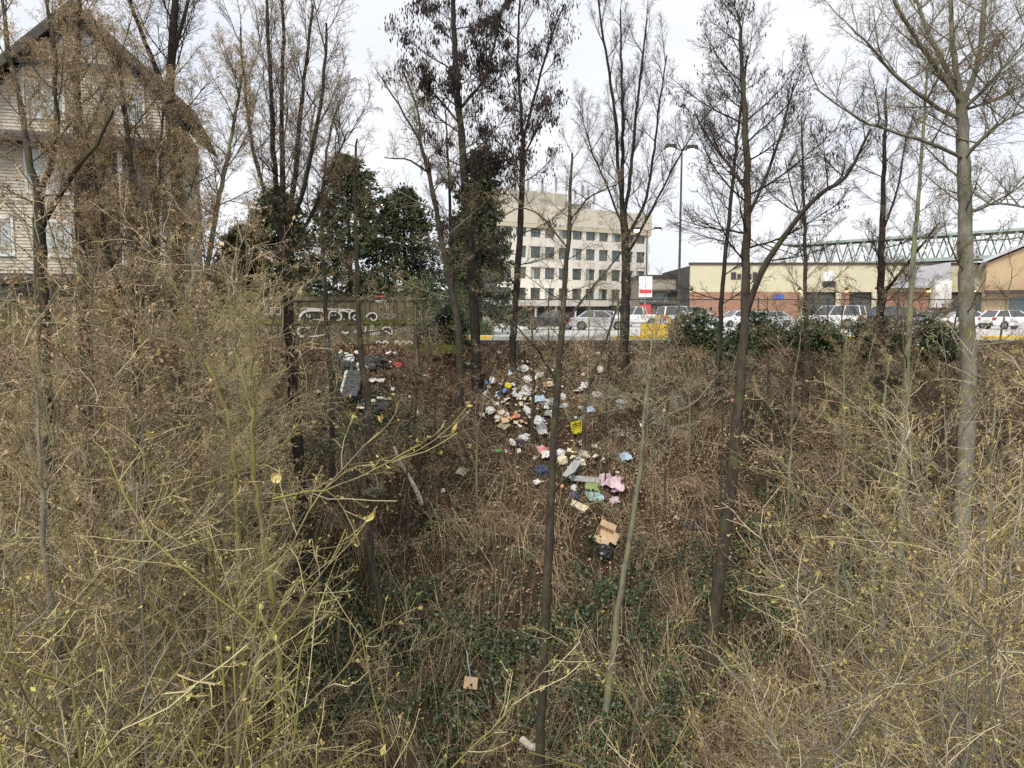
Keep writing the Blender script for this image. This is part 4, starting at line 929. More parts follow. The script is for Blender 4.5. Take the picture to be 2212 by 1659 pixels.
# ------------------------------------------------------------------ board fence with graffiti
def board_fence():
    x0, x1, Y = -26.0, -3.95, 30.95
    t = empty('board_fence', (x0, Y, -.2)); tag(t, 'mossy weathered board fence with three rails and white graffiti', 'fence')
    zb, z1, z2, zt = .02, 1.02, 1.22, 2.12          # lower boards, middle rail, upper boards, cap (above the empty)
    L = x1 - x0; pitch = .165
    protos = []
    for (a, b) in ((.16, 1.02), (1.18, 1.98)):
        ps = []
        for v in range(4):
            q = MB(); w = pitch - .012 - .004 * v; dy = .006 * v
            q.box(0, w, -.02 - dy, .02 - dy, a, b - .01 * v); ps.append(q.mesh('board', M('fence_wood')))
        protos.append(ps)
    n = int(L / pitch)
    for i in range(n):
        for rw in range(2):
            if (i * 7 + rw * 3) % 61 == 0: continue
            link('board', protos[rw][(i * 5 + rw * 2 + i // 3) % 4], t, (i * pitch, 0, 0))
    for (a, b, dy, mt) in ((1.02, 1.16, -.075, 'fence_moss'), (.0, .14, -.085, 'fence_moss'), (1.99, 2.14, -.10, 'fence_wood')):
        x = 0
        while x < L - .1:
            w = min(3.6, L - x); q = MB(); q.box(x + .004, x + w - .004, dy, .05, a, b); q.build('rail', M(mt), t); x += w
    x = .3
    while x < L:
        q = MB(); q.box(x, x + .12, .03, .16, -.3, 2.05); q.build('post', M('fence_wood'), t); x += 2.4
    # raised upper screen behind the top rail
    for (a, b, z) in ((11.2, 15.6, 2.14), (16.0, 17.6, 2.14)):
        q = MB(); q.box(a, b, .0, .04, z, z + .20); q.build('top_board', M('fence_moss'), t)
    # graffiti: flat paint a few millimetres in front of the boards
    def local(u, v): w = P(u, v, Y - .05); return (w.x - x0, w.z + .2)
    yF = -.046
    def stroke(pts, w, mt='spray_white', y=yF, close=False, n=26):
        pts = [local(*p) for p in pts]
        if close: pts = pts + [pts[0]]
        q = smooth_path([np.array((a, 0, b)) for a, b in pts], n)
        b = MB(); b.ribbon([(p[0], p[2]) for p in q], w, y); b.build('graffiti_stroke', M(mt), t)
    def fill(pts, mt='spray_black', y=yF + .006):
        q = smooth_path([np.array((a, 0, b)) for a, b in [local(*p) for p in pts] + [local(*pts[0])]], 40)[:-1]
        b = MB(); b.poly([(p[0], y, p[2]) for p in q]); b.build('graffiti_fill', M(mt), t)
    z3 = lambda zx, zy: ((1040 + zx / 1.924) / 1.8228, (1120 + zy / 1.924) / 1.8228)   # close-up survey of the wall
    fill([z3(285, 270), z3(300, 225), z3(350, 200), z3(430, 200), z3(450, 240), z3(440, 272)])
    fill([z3(475, 275), z3(490, 205), z3(560, 205), z3(580, 240), z3(575, 270)])
    fill([z3(590, 270), z3(600, 210), z3(640, 205), z3(650, 275)]); fill([z3(655, 270), z3(660, 205), z3(690, 200), z3(715, 230), z3(705, 275)])
    stroke([z3(262, 280), z3(280, 225), z3(330, 198), z3(400, 195), z3(445, 200), z3(458, 235), z3(445, 268), z3(400, 272), z3(350, 278)], .105)
    stroke([z3(272, 185), z3(340, 180), z3(450, 186), z3(600, 188), z3(700, 196)], .04)
    stroke([z3(488, 270), z3(492, 230), z3(505, 205), z3(550, 205), z3(582, 230), z3(580, 262), z3(550, 275)], .065); stroke([z3(548, 205), z3(600, 198), z3(640, 210)], .06)
    stroke([z3(648, 265), z3(645, 230), z3(660, 205), z3(715, 195)], .06); stroke([z3(672, 250), z3(690, 232), z3(702, 248), z3(688, 268)], .05, close=True); stroke([z3(606, 258), z3(606, 268)], .05); stroke([z3(512, 230), z3(514, 236)], .05); stroke([z3(536, 228), z3(538, 236)], .05)
    stroke([z3(322, 222), z3(322, 240), z3(346, 238)], .045, n=8); stroke([z3(346, 222), z3(346, 254)], .045, n=6)
    stroke([z3(268, 322), z3(256, 355), z3(268, 385), z3(300, 396)], .10); stroke([z3(268, 322), z3(330, 330), z3(352, 360)], .04); stroke([z3(340, 394), z3(400, 390), z3(470, 378)], .05)
    stroke([z3(588, 355), z3(600, 362), z3(618, 368), z3(640, 362)], .07); stroke([z3(685, 366), z3(694, 350), z3(694, 368)], .06); stroke([z3(770, 318), z3(768, 352), z3(745, 372)], .045)
    fill([z3(790, 255), z3(800, 225), z3(830, 215), z3(850, 240), z3(840, 268)]); stroke([z3(770, 248), z3(790, 225), z3(822, 214), z3(852, 232), z3(848, 262), z3(822, 272), z3(805, 252)], .055)
    fill([z3(905, 330), z3(945, 325), z3(968, 345), z3(965, 375), z3(940, 360)]); stroke([z3(892, 338), z3(915, 325), z3(955, 328), z3(968, 350), z3(962, 378), z3(930, 358), z3(892, 338)], .045)
    # hand lettering
    GL = {'T': [[(0, 1), (1, 1)], [(.5, 1), (.5, 0)]], 'S': [[(1, .9), (.5, 1), (.05, .8), (.5, .5), (.95, .25), (.5, 0), (0, .1)]], 'R': [[(0, 0), (0, 1), (.8, .95), (.8, .55), (0, .5)], [(.3, .5), (1, 0)]],
          'O': [[(.5, 1), (0, .5), (.5, 0), (1, .5), (.5, 1)]], 'E': [[(1, 1), (0, 1), (0, 0), (1, 0)], [(0, .5), (.8, .5)]], 'P': [[(0, 0), (0, 1), (.9, .9), (.9, .55), (0, .45)]],
          'C': [[(1, .9), (.4, 1), (0, .5), (.4, 0), (1, .1)]], 'Z': [[(0, 1), (1, 1), (0, 0), (1, 0)]]}
    def word(s, u, v, w, h, mt, lw=.028):
        for i, ch in enumerate(s):
            for st in GL.get(ch, []):
                pts = [local(u + (i + p[0] * .78) * w, v - p[1] * h + (i % 2) * .8) for p in st]
                b = MB(); b.ribbon(pts, lw, yF); b.build('graffiti_letter', M(mt), t)
    u, v = z3(797, 380); word('TSRO', u, v, 6.2, 7.5, 'spray_white')
    stroke([z3(792, 352), z3(820, 348), z3(872, 346), z3(874, 378)], .03, n=12)
    u, v = z3(992, 362); word('RESPECT', u, v, 6.0, 9.5, 'spray_grey', .03)
    u, v = z3(48, 222); word('EC', u, v, 9, 10, 'spray_white', .03); stroke([z3(40, 178), z3(110, 174), z3(122, 190), z3(120, 230), z3(98, 222)], .03, n=14)
    u, v = z3(35, 362); word('TS', u, v, 9, 11, 'spray_grey', .03)
    u, v = z3(890, 252); word('ZZO', u, v, 11, 9, 'spray_grey', .05)
    for zx in (850, 900, 990, 1040, 1085): stroke([z3(zx, 445), z3(zx + 12, 428), z3(zx + 30, 436), z3(zx + 40, 450)], .07, n=10)
board_fence()
q = MB(); q.box(0, 4.6, -.15, .1, 0, .34); c = P(760, 745, 30.6)
o = q.build('retaining_board', M('fence_moss'), None, (c.x, 30.45, g1(c.x + 2, 30.4) - .22)); tag(o, 'long mossy timber lying along the foot of the board fence', 'timber')

# ------------------------------------------------------------------ chain link fences
def chain_fence(name, label, A, B, H, post_step, wire=True, z=0.):
    A = Vector(A); B = Vector(B); L = (B - A).length; ang = math.atan2(B.y - A.y, B.x - A.x)
    t = empty(name, (A.x, A.y, z), ang); tag(t, label, 'fence')
    x = 0; pm = MB(); pm.tube([(0, 0, -.3), (0, 0, H + .05)], .03, 8); pm.lathe([(.038, H + .05), (.03, H + .09), (.0, H + .11)], 8); pm = pm.mesh('post', M('post_dark'))
    while x <= L + .01: link('post', pm, t, (x, 0, 0)); x += post_step
    q = MB(); q.tube([(0, 0, H), (L, 0, H)], .024, 6); q.build('top_rail', M('post_dark'), t)
    q = MB(); q.tube([(0, 0, .08), (L, 0, .08)], .006, 4); q.build('bottom_wire', M('galvanised'), t)
    if wire:
        g = Geo(); s = .075; n = int((L + H) / s)
        for sg in (1, -1):
            x0 = np.arange(n) * s - (H if sg > 0 else 0)
            a = np.stack([x0, np.full(n, .012 * sg), np.full(n, .06)], 1); b = np.stack([x0 + sg * (H - .06), np.full(n, .012 * sg), np.full(n, H)], 1)
            # clip to the panel
            for p_, q_ in ((a, b), (b, a)):
                for lo, hi in ((0, None), (None, L)):
                    if lo is not None: m = p_[:, 0] < lo; f = (lo - p_[m, 0]) / (q_[m, 0] - p_[m, 0] + 1e-9); p_[m] = p_[m] + (q_[m] - p_[m]) * f[:, None]
                    else: m = p_[:, 0] > hi; f = (hi - p_[m, 0]) / (q_[m, 0] - p_[m, 0] + 1e-9); p_[m] = p_[m] + (q_[m] - p_[m]) * f[:, None]
            k = np.linalg.norm(a - b, axis=1) > .1
            g.tubes(np.stack([a[k], b[k]], 1), np.full((k.sum(), 2), .0011), 3)
        o = link('wire_mesh', g.mesh('wire_mesh', M('galvanised')), t); o['kind'] = 'stuff'
chain_fence('chain_link_fence', 'chain link fence with dark posts along the edge of the car park', (-1.5, 33.75), (30.0, 33.75), 1.88, 3.15)
chain_fence('chain_link_fence', 'short ivy grown chain link panel joining the board fence', (-3.9, 31.0), (-1.55, 33.6), 1.85, 1.7)

# ------------------------------------------------------------------ office block
def office():
    A = P(1128, 600, 108); A = Vector((A.x - 3.2, 106.5, 0)); B = Vector((P(1402, 600, 121).x, 121, 0)); d = B - A; W = d.length; ang = math.atan2(d.y, d.x)
    t = empty('office_block', A, ang); tag(t, 'five storey cream office block with ribbon windows and rooftop masts', 'building')
    D = 16; H = 16.6
    q = MB(); q.box(0, W, .5, D, 0, H - .1); q.build('core', M('office_dark'), t)
    fl = [(3.3, 5.0), (6.3, 8.0), (9.3, 11.0), (12.3, 13.9)]          # window rows
    zz = [2.5] + [z for f in fl for z in f] + [H]
    for i in range(0, len(zz), 2):
        q = MB(); q.box(-.1, W + .1, .0, .55, zz[i], zz[i + 1], 0); q.build('spandrel', M('office_band' if i else 'office_panel'), t)
    q = MB(); q.box(-.2, W + .2, -.25, .5, H - 2.4, H + .35); q.build('parapet', M('office_panel'), t)
    q = MB(); q.box(-.16, W + .16, -.22, .48, H - 3.0, H - 2.42); q.build('cornice', M('store_cream'), t)
    n = 11; p = (W - .4) / n
    wm = None; pm = None
    for (z0, z1) in fl:
        for i in range(n):
            x = .2 + i * p
            q = MB(); q.box(x + p * .72, x + p, -.02, .6, z0 - .02, z1 + .02); q.build('pier', M('office_band'), t)
            f = MB(); f.box(x, x + p * .72, .30, .36, z0, z0 + .07); f.box(x, x + p * .72, .30, .36, z1 - .07, z1); f.box(x, x + .07, .30, .36, z0 + .07, z1 - .07); f.box(x + p * .72 - .07, x + p * .72, .30, .36, z0 + .07, z1 - .07); f.box(x + p * .36 - .03, x + p * .36 + .03, .30, .36, z0 + .07, z1 - .07)
            o = f.build('window', M('office_dark'), t)
            g = MB(); g.box(x + .071, x + p * .36 - .031, .32, .34, z0 + .07, z1 - .07); g.build('pane', M('glass' if (i * 3 + int(z0)) % 4 else 'glass_pale'), o); g = MB(); g.box(x + p * .36 + .031, x + p * .72 - .071, .32, .34, z0 + .07, z1 - .07); g.build('pane', M('glass'), o)
    q = MB(); q.box(-8, W * .55, -5.5, .4, 2.3, 3.1); q.build('canopy', M('office_band'), t)
    for i in range(6):
        q = MB(); q.tube([(-7.5 + i * 3.4, -5.2, 0), (-7.5 + i * 3.4, -5.2, 2.3)], .14, 8); q.build('column', M('trim_white'), t)
    q = MB(); q.box(W * .10, W * .52, 4, 11, H, H + 3.0); q.build('penthouse', M('office_panel'), t)
    q = MB(); q.box(W * .56, W * .66, 3, 6, H + .2, H + 1.6); q.build('roof_plant', M('galvanised'), t)
    for i, (f, h) in enumerate([(.16, 4.5), (.20, 5.6), (.24, 4.9), (.33, 5.2), (.42, 5.8), (.49, 6.2), (.55, 4.0), (.60, 5.0), (.64, 4.4), (.68, 3.6)]):
        q = MB(); x = W * f; q.tube([(x, 3.2, H), (x, 3.2, H + h)], .07, 6); q.box(x - .16, x + .16, 2.95, 3.1, H + h * .55, H + h * .9); q.build('mast', M('galvanised'), t)
office()
def low_block():
    c = P(1384, 650, 104); t = empty('low_block', (c.x, 104, 0)); tag(t, 'low grey brown building between the office block and the cream store', 'building')
    W = 7.0
    q = MB(); q.box(0, W, .3, 9, 0, 6.2); q.build('wall', M('low_block'), t)
    q = MB(); q.box(-.2, W + .2, .05, 9.2, 6.2, 6.6); q.build('parapet', M('trim_dark'), t)
    for z in (2.6, 4.3):
        q = MB(); q.box(-.1, W + .1, -.5, .3, z, z + .25); q.build('ledge', M('office_dark'), t)
    for i in range(4):
        for z in (.6, 3.0):
            f = MB(); f.box(.5 + i * 1.6, 1.7 + i * 1.6, .24, .32, z, z + 1.1); f.build('window', M('glass'), t)
low_block()
# ------------------------------------------------------------------ store
def store():
    x0 = P(1490, 650, 96).x; t = empty('store_building', (x0, 96, 0)); tag(t, 'long low store with cream upper wall, brick base and lit wall lamps', 'building')
    W = 62; zt, zb = 7.45, 4.0
    q = MB(); q.box(0, W, .35, 18, 0, zt - .1); q.build('core', M('office_dark'), t)
    q = MB(); q.box(0, W, 0, .4, zb, zt); q.build('upper_wall', M('store_cream'), t)
    q = MB(); q.box(-.15, W + .1, -.15, .5, zt, zt + .28); q.build('coping', M('trim_dark'), t)
    op = [(14.6, 18.6), (20.4, 23.2), (33.5, 40.5)]; x = 0
    for (a, b) in op + [(W, W)]:
        q = MB(); q.box(x, a, -.06, .36, 0, zb - .004); q.build('brick_wall', M('store_brick'), t); x = b
    for (a, b) in op:
        n = int((b - a) / 1.4)
        for i in range(n):
            xa = a + i * (b - a) / n; f = MB(); f.box(xa, xa + .08, .10, .2, 0, zb - .01); f.box(xa + .08, xa + (b - a) / n, .10, .2, 2.5, 2.6); o = f.build('shopfront', M('rail_metal'), t)
            g = MB(); g.box(xa + .08, xa + (b - a) / n, .14, .16, 0, 2.5); g.build('pane', M('glass'), o)
    for x in (14.3, 18.9, 23.5):
        q = MB(); q.box(x - .3, x + .35, -.35, .3, 0, zb + .3); q.build('pillar', M('store_cream'), t)
    q = MB(); q.prism([(25.3, zb + .5), (32.5, zb + .5), (32.5, 7.7), (28.6, 7.0)], -1.2, -.1, 'y'); q.build('entrance_gable', M('store_grey'), t)
    q = MB(); q.box(30.6, 32.6, -1.5, -.2, 2.0, 5.4); q.build('entrance_panel', M('trim_white'), t)
    # dark wordmark too far away to read, a round topped white sign, a blue sign
    for i, w in enumerate((.8, .6, .75, .6, .7)):
        q = MB(); x = 5.2 + sum((.8, .6, .75, .6, .7)[:i]) ; q.box(x, x + w - .16, -.08, -.01, 5.6, 6.5 - .2 * (i % 2)); q.build('sign_letter', M('letter_dark'), t)
    q = MB(); pr = [(17.0, 5.4), (18.5, 5.4)] + [(17.75 + .78 * math.cos(a), 5.9 + .78 * math.sin(a)) for a in np.linspace(0, math.pi, 12)]; q.prism(pr, -.12, -.01, 'y'); q.build('round_sign', M('sign_white'), t)
    q = MB(); q.box(16.9, 18.6, -.12, -.01, 4.7, 5.3); q.build('sign_panel', M('letter_dark'), t)
    q = MB(); q.box(10.6, 12.0, -.16, -.07, 3.1, 3.7); q.build('blue_sign', M('sign_blue'), t)
    for x in (.2, 14.0, 20.0, 23.8, 30.4, 36.2):
        q = MB(); q.box(x - .16, x + .16, -.16, .0 if zb < 3 else -.001, 4.15, 4.6); o = q.build('wall_lamp', M('trim_dark'), t)
        q = MB(); q.lathe([(0, 4.0), (.15, 4.04), (.2, 4.14), (.0, 4.149)], 10, 'z', 0, (x, -.25, 0)); q.build('lamp_bulb', M('wall_lamp_glow'), o)
store()
def truss():
    A = P(1690, 560, 112); B = P(2290, 560, 88); A.z = 7.4; B.z = 7.4; d = B - A; L = d.length
    t = empty('lattice_footbridge', (A.x, A.y, 0), math.atan2(d.y, d.x)); tag(t, 'green steel lattice bridge passing behind the store roof', 'bridge')
    z0, z1 = 8.0, 11.2
    for y in (0, 3.5):
        for (a, b) in ((z0, z0 + .45), (z1, z1 + .32)):
            q = MB(); q.box(0, L, y, y + .35, a, b); q.build('chord', M('truss_green'), t)
        n = int(L / 1.75)
        for i in range(n):
            x = i * L / n; w = L / n
            for (xa, xb) in ((x, x + w / 2), (x + w / 2, x + w)):
                za, zb_ = (z0 + .42, z1 + .05) if xa == x else (z1 + .05, z0 + .42)
                q = MB(); q.tube([(xa, y + .17, za), (xb, y + .17, zb_)], .10, 4); q.build('diagonal', M('truss_green'), t)
    q = MB(); q.box(0, L, .36, 3.49, z1 + .08, z1 + .28); q.build('roof_deck', M('low_block'), t); q = MB(); q.box(0, L, .36, 3.49, z0 + .1, z0 + .4); q.build('floor_deck', M('low_block'), t)
    x = 3
    while x < L: q = MB(); q.tube([(x, 1.8, 0), (x, 1.8, z0)], .6, 12); q.build('pier', M('kerb_concrete'), t); x += 16
    for x in (L * .34, L * .58, L * .86):
        q = MB(); q.lathe([(0, 0), (.16, .05), (.2, .2), (0, .3)], 8, 'z', 0, (x, -.12, z0 + 1.3)); q.build('bridge_lamp', M('wall_lamp_glow'), t)
truss()
def tan_building():
    c = P(2128, 640, 74); t = empty('tan_building', (c.x, 74, 0), R(-31)); tag(t, 'tan building with sloping roof edge beyond the poplar', 'building')
    q = MB(); q.prism([(0, 0), (26, 0), (26, 9.8), (7, 9.4), (0, 6.2)], 0, 16, 'y'); q.build('wall', M('store_tan'), t)
    q = MB(); q.prism([(-.4, 6.2), (7, 9.55), (26.3, 9.95), (26.3, 10.25), (7, 9.85), (-.4, 6.5)], -.5, 16.4, 'y'); q.build('roof', M('store_grey'), t)
    for i in range(5):
        q = MB(); q.box(2 + i * 4, 4.4 + i * 4, -.05, .02, .2, 2.8); q.build('shopfront', M('glass'), t)
    q = MB(); q.box(-.1, 26, -1.4, -.02, 3.2, 3.5); q.build('awning', M('trim_dark'), t)
tan_building()
def pale_screen():
    c = P(1028, 690, 50); t = empty('corrugated_screen', (c.x, 50, 0)); tag(t, 'short pale corrugated screen beside the narrow conifer', 'screen')
    for i in range(9):
        q = MB(); q.prism([(i * .13, 0), (i * .13 + .04, -.04), (i * .13 + .09, -.04), (i * .13 + .13, 0), (i * .13 + .13, .02), (i * .13, .02)], .05, 2.0, 'z'); q.build('panel', M('office_band'), t)
    q = MB(); q.box(-.03, 1.2, .021, .06, 0, 2.05); q.build('frame', M('galvanised'), t)
pale_screen()
# ------------------------------------------------------------------ vehicles
def paint(name, c, metal=.0): return mat_plain(name, c, .28, metal, .5, .8)
paint('paint_navy', (.018, .022, .035), .3); paint('paint_silver', (.55, .56, .58), .4); paint('paint_white', (.78, .78, .77)); paint('paint_maroon', (.16, .03, .03), .2); paint('paint_grey', (.30, .31, .33), .4); paint('paint_black', (.015, .015, .017), .2)
mat_plain('tyre', (.02, .02, .02), .9, 0, .2); mat_plain('rim', (.5, .5, .5), .3, .8); mat_plain('tail_red', (.45, .02, .02), .25, 0, .5); mat_plain('head_clear', (.7, .72, .72), .15, 0, .7); mat_plain('bumper_black', (.03, .03, .03), .6); mat_plain('plate', (.6, .6, .58), .5)
CAR = {
 'sedan': dict(L=4.7, W=.90, sill=.24, top=[(-2.35, .66), (-2.30, .90), (-2.0, .99), (-1.55, 1.01), (-.2, .97), (.95, .97), (1.5, .90), (2.05, .80), (2.28, .66), (2.35, .52)], gb=(-1.75, 1.10), gr=(-1.02, .28), zb=.96, zr=1.46, wb=(-1.38, 1.36), wr=.325),
 'suv': dict(L=5.1, W=.98, sill=.34, top=[(-2.55, .80), (-2.54, 1.12), (-2.3, 1.16), (-.8, 1.14), (.95, 1.12), (1.6, 1.08), (2.3, 1.02), (2.50, .82), (2.55, .6)], gb=(-2.52, 1.22), gr=(-2.32, .52), zb=1.12, zr=1.88, wb=(-1.55, 1.58), wr=.39),
 'pickup': dict(L=5.5, W=.98, sill=.40, top=[(-2.75, .85), (-2.74, 1.18), (-1.0, 1.18), (-.9, 1.16), (1.1, 1.15), (1.7, 1.12), (2.5, 1.04), (2.7, .85), (2.75, .62)], gb=(-.95, 1.32), gr=(-.78, .50), zb=1.14, zr=1.86, wb=(-1.75, 1.75), wr=.39),
 'hatch': dict(L=4.3, W=.88, sill=.25, top=[(-2.15, .70), (-2.13, .98), (-1.8, 1.02), (-.4, 1.0), (.95, 1.0), (1.45, .93), (1.9, .84), (2.1, .68), (2.15, .52)], gb=(-2.08, 1.12), gr=(-1.55, .30), zb=.98, zr=1.50, wb=(-1.25, 1.28), wr=.32),
}
def car(name, label, kind, pm, x, y, head, group):
    s = CAR[kind]; t = empty(name, (x, y, .004), head); tag(t, label, 'car', group)
    W = s['W']; top = s['top']; sill = s['sill']; n = len(top); half = s['L'] / 2
    b = MB(); k = 10
    for (px, pz) in top:
        e = 1 - .16 * max(0, (abs(px) - half * .80) / (half * .20)) ** 1.5
        w = W * e; zl = sill + (.10 if abs(px) > half * .97 else 0); zm = zl + (pz - zl) * .45
        ring = [(w * .90, zl), (w * .985, zl + .10), (w, zm), (w * .975, pz - .09), (w * .90, pz - .015), (-w * .90, pz - .015), (-w * .975, pz - .09), (-w, zm), (-w * .985, zl + .10), (-w * .90, zl)]
        b.v += [(px, a, c) for a, c in ring]
    for i in range(n - 1):
        for j in range(k): b.f.append([i * k + j, i * k + (j + 1) % k, (i + 1) * k + (j + 1) % k, (i + 1) * k + j]); b.m.append(0)
    b.f.append(list(range(k))); b.f.append(list(range((n - 1) * k + k - 1, (n - 1) * k - 1, -1))); b.m += [0, 0]
    b.build('body', M(pm), t, smooth=False)
    (g0, g1_), (r0, r1_) = s['gb'], s['gr']; zb, zr = s['zb'], s['zr']; wb_, wt = W * .90, W * .70
    q = MB(); q.v = [(g0, -wb_, zb), (g1_, -wb_, zb), (g1_, wb_, zb), (g0, wb_, zb), (r0, -wt, zr - .03), (r1_, -wt, zr - .03), (r1_, wt, zr - .03), (r0, wt, zr - .03)]
    q.f = [[4, 5, 6, 7], [0, 1, 5, 4], [1, 2, 6, 5], [2, 3, 7, 6], [3, 0, 4, 7]]; q.m = [0] * 5; q.build('windows', M('glass_car'), t)
    q = MB(); rp = []
    for (px, dz) in ((r0 - .05, -.035), (r0 + .2, .01), ((r0 + r1_) / 2, .03), (r1_ - .2, .01), (r1_ + .05, -.035)):
        rp.append([(px, a * (wt + .03), zr + dz - (.03 if abs(a) > .95 else 0)) for a in (-1, -.8, 0, .8, 1)])
    for row in rp: q.v += row
    for i in range(4):
        for j in range(4): q.f.append([i * 5 + j, (i + 1) * 5 + j, (i + 1) * 5 + j + 1, i * 5 + j + 1]); q.m.append(0)
    q.build('roof', M(pm), t, smooth=True)
    def edge(xa, xb, sy, r=.035):
        q = MB(); q.tube([(xa, sy * (wb_ + .004), zb - .03), (xb, sy * (wt + .006), zr - .02)], r, 5); q.build('pillar', M(pm), t)
    for sy in (-1, 1):
        edge(g0, r0, sy, .055); edge(g1_, r1_, sy)
        cuts = (.45,) if kind in ('sedan', 'hatch', 'pickup') else (.36, .66)
        for c in cuts: edge(g0 + (g1_ - g0) * c, r0 + (r1_ - r0) * c, sy, .04)
        q = MB(); mx = g1_ - .25; q.box(mx - .1, mx + .08, sy * (W + .02) - (.1 if sy < 0 else 0), sy * (W + .02) + (.1 if sy > 0 else 0), zb - .02, zb + .13); q.build('wing_mirror', M(pm), t)
        q = MB(); xx = half * .93; q.box(xx - .22, xx - .02, sy * W * .62 - .14, sy * W * .62 + .14, sill + .36, sill + .50); q.build('headlight', M('head_clear'), t)
        q = MB(); h = .18 if kind in ('sedan', 'hatch') else .42; q.box(-half - .012, -half + .18, sy * W * .80 - .13, sy * W * .80 + .10, top[1][1] - h - .05, top[1][1] - .06); q.build('taillight', M('tail_red'), t)
        for wx in s['wb']:
            wr = s['wr']; yo = sy * (W - .09)
            q = MB(); q.lathe([(0, .0), (wr * 1.16, .0), (wr * 1.16, .012)], 20, 'y', 0, (wx, sy * W * .99 if sy > 0 else sy * W * .99 - .012, wr)); q.build('wheel_arch', M('bumper_black'), t)
            q = MB(); q.lathe([(wr * .62, -.11), (wr * .95, -.11), (wr, -.08), (wr, .08), (wr * .95, .11), (wr * .62, .11)], 22, 'y', 0, (wx, yo + sy * .04, wr)); o = q.build('tyre', M('tyre'), t, smooth=True)
            q = MB(); yy = yo + sy * .125; q.lathe([(wr * .52, -.008), (wr * .64, -.008), (wr * .64, .008), (wr * .52, .008)], 20, 'y', 0, (wx, yy, wr)); q.lathe([(0, -.012), (wr * .16, -.012), (wr * .16, .012), (0, .012)], 10, 'y', 0, (wx, yy, wr))
            for a in range(7):
                th = a * 2 * math.pi / 7; q.tube([(wx + wr * .1 * math.cos(th), yy, wr + wr * .1 * math.sin(th)), (wx + wr * .56 * math.cos(th), yy, wr + wr * .56 * math.sin(th))], wr * .075, 4)
            q.build('rim', M('rim'), o)
    q = MB(); q.box(half - .06, half + .02, -W * .8, W * .8, sill + .03, sill + .18); q.build('bumper', M('bumper_black'), t); q = MB(); q.box(-half - .02, -half + .06, -W * .8, W * .8, sill + .06, sill + .24); q.build('bumper', M('bumper_black' if kind != 'suv' else pm), t)
    q = MB(); q.box(-half - .03, -half - .014, -.26, .26, top[1][1] - .38, top[1][1] - .24); q.build('number_plate', M('plate'), t)
    return t
CG = 'cars parked in the car park'
def carpx(name, label, kind, pm, u, Y, head): c = P(u, 700, Y); car(name, label, kind, pm, c.x, Y, head, CG)
carpx('parked_car', 'dark navy sedan facing the hedge beside the silver sedan', 'sedan', 'paint_navy', 1188, 58.0, R(176))
carpx('parked_car', 'silver sedan parked nose away from the navy sedan', 'sedan', 'paint_silver', 1296, 57.0, R(-6))
carpx('parked_car', 'white hatchback with red tail lights behind the silver sedan', 'hatch', 'paint_white', 1296, 74.0, R(150))
carpx('parked_car', 'white pickup truck behind the tree with the upright limbs', 'pickup', 'paint_white', 1372, 70.0, R(160))
carpx('parked_car', 'maroon car behind the yellow hoop', 'sedan', 'paint_maroon', 1426, 76.0, R(150))
carpx('parked_car', 'silver car behind the white blossomed bush', 'suv', 'paint_silver', 1482, 66.0, R(15))
carpx('parked_car', 'white car seen past the thin tree in front of the brick wall', 'hatch', 'paint_white', 1590, 70.0, R(200))
carpx('parked_car', 'grey silver car next to the tall straight tree before the brick wall', 'sedan', 'paint_silver', 1660, 72.0, R(185))
carpx('parked_car', 'large white estate car seen from its rear corner', 'suv', 'paint_white', 1795, 62.0, R(140))
carpx('parked_car', 'black car parked beside the large white estate car', 'suv', 'paint_black', 1905, 66.0, R(140))
carpx('parked_car', 'grey car parked beside the black car', 'sedan', 'paint_grey', 1992, 66.0, R(165))
carpx('parked_car', 'white sedan parked beneath the poplar limbs', 'sedan', 'paint_white', 2075, 64.0, R(170))
carpx('parked_car', 'white hatchback parked before the tan building', 'hatch', 'paint_white', 2180, 60.0, R(10))

# ------------------------------------------------------------------ car park furniture
def tall_lamp(u, top, Y, label, r, pm, heads, span, name='lamp_post'):
    w = P(u, top, Y); t = empty(name, (w.x, Y, 0)); tag(t, label, 'lamp post')
    q = MB(); q.tube([(0, 0, 0), (0, 0, w.z)], [r * 1.3, r * .8], 10); q.lathe([(r * 2.4, 0), (r * 2.4, .5), (r * 1.4, .55)], 10); q.build('pole', M(pm), t)
    for (dx, dy) in heads:
        q = MB(); q.tube([(0, 0, w.z - .15), (dx * span * .5, dy * span * .5, w.z + .10)], r * .5, 6); q.build('arm', M(pm), t)
        q = MB(); cx, cy = dx * span, dy * span
        q.prism([(cx - .48, w.z), (cx + .48, w.z), (cx + .40, w.z + .34), (cx - .40, w.z + .34)], cy - .32, cy + .32, 'y'); o = q.build('lamp_head', M('post_dark'), t)
        q = MB(); q.lathe([(0, -.26), (.20, -.23), (.30, -.12), (.34, 0), (0, 0)], 12, 'z', 0, (cx, cy, w.z - .004)); q.build('lamp_lens', M('lamp_glow'), o)
    return t
tall_lamp(1473, 322, 60.0, 'tall dark car park lamp with two lit heads', .09, 'post_dark', [(-.9, 0), (.85, .35)], 1.0)
tall_lamp(1398, 497, 92.0, 'distant lamp post with two lit heads beside the office block', .09, 'post_dark', [(-1, 0), (1, 0)], 1.25)
tall_lamp(811, 440, 54.0, 'pale blue lamp post with lit heads among the conifers', .09, 'post_blue', [(-1, 0), (.75, 0)], .75)
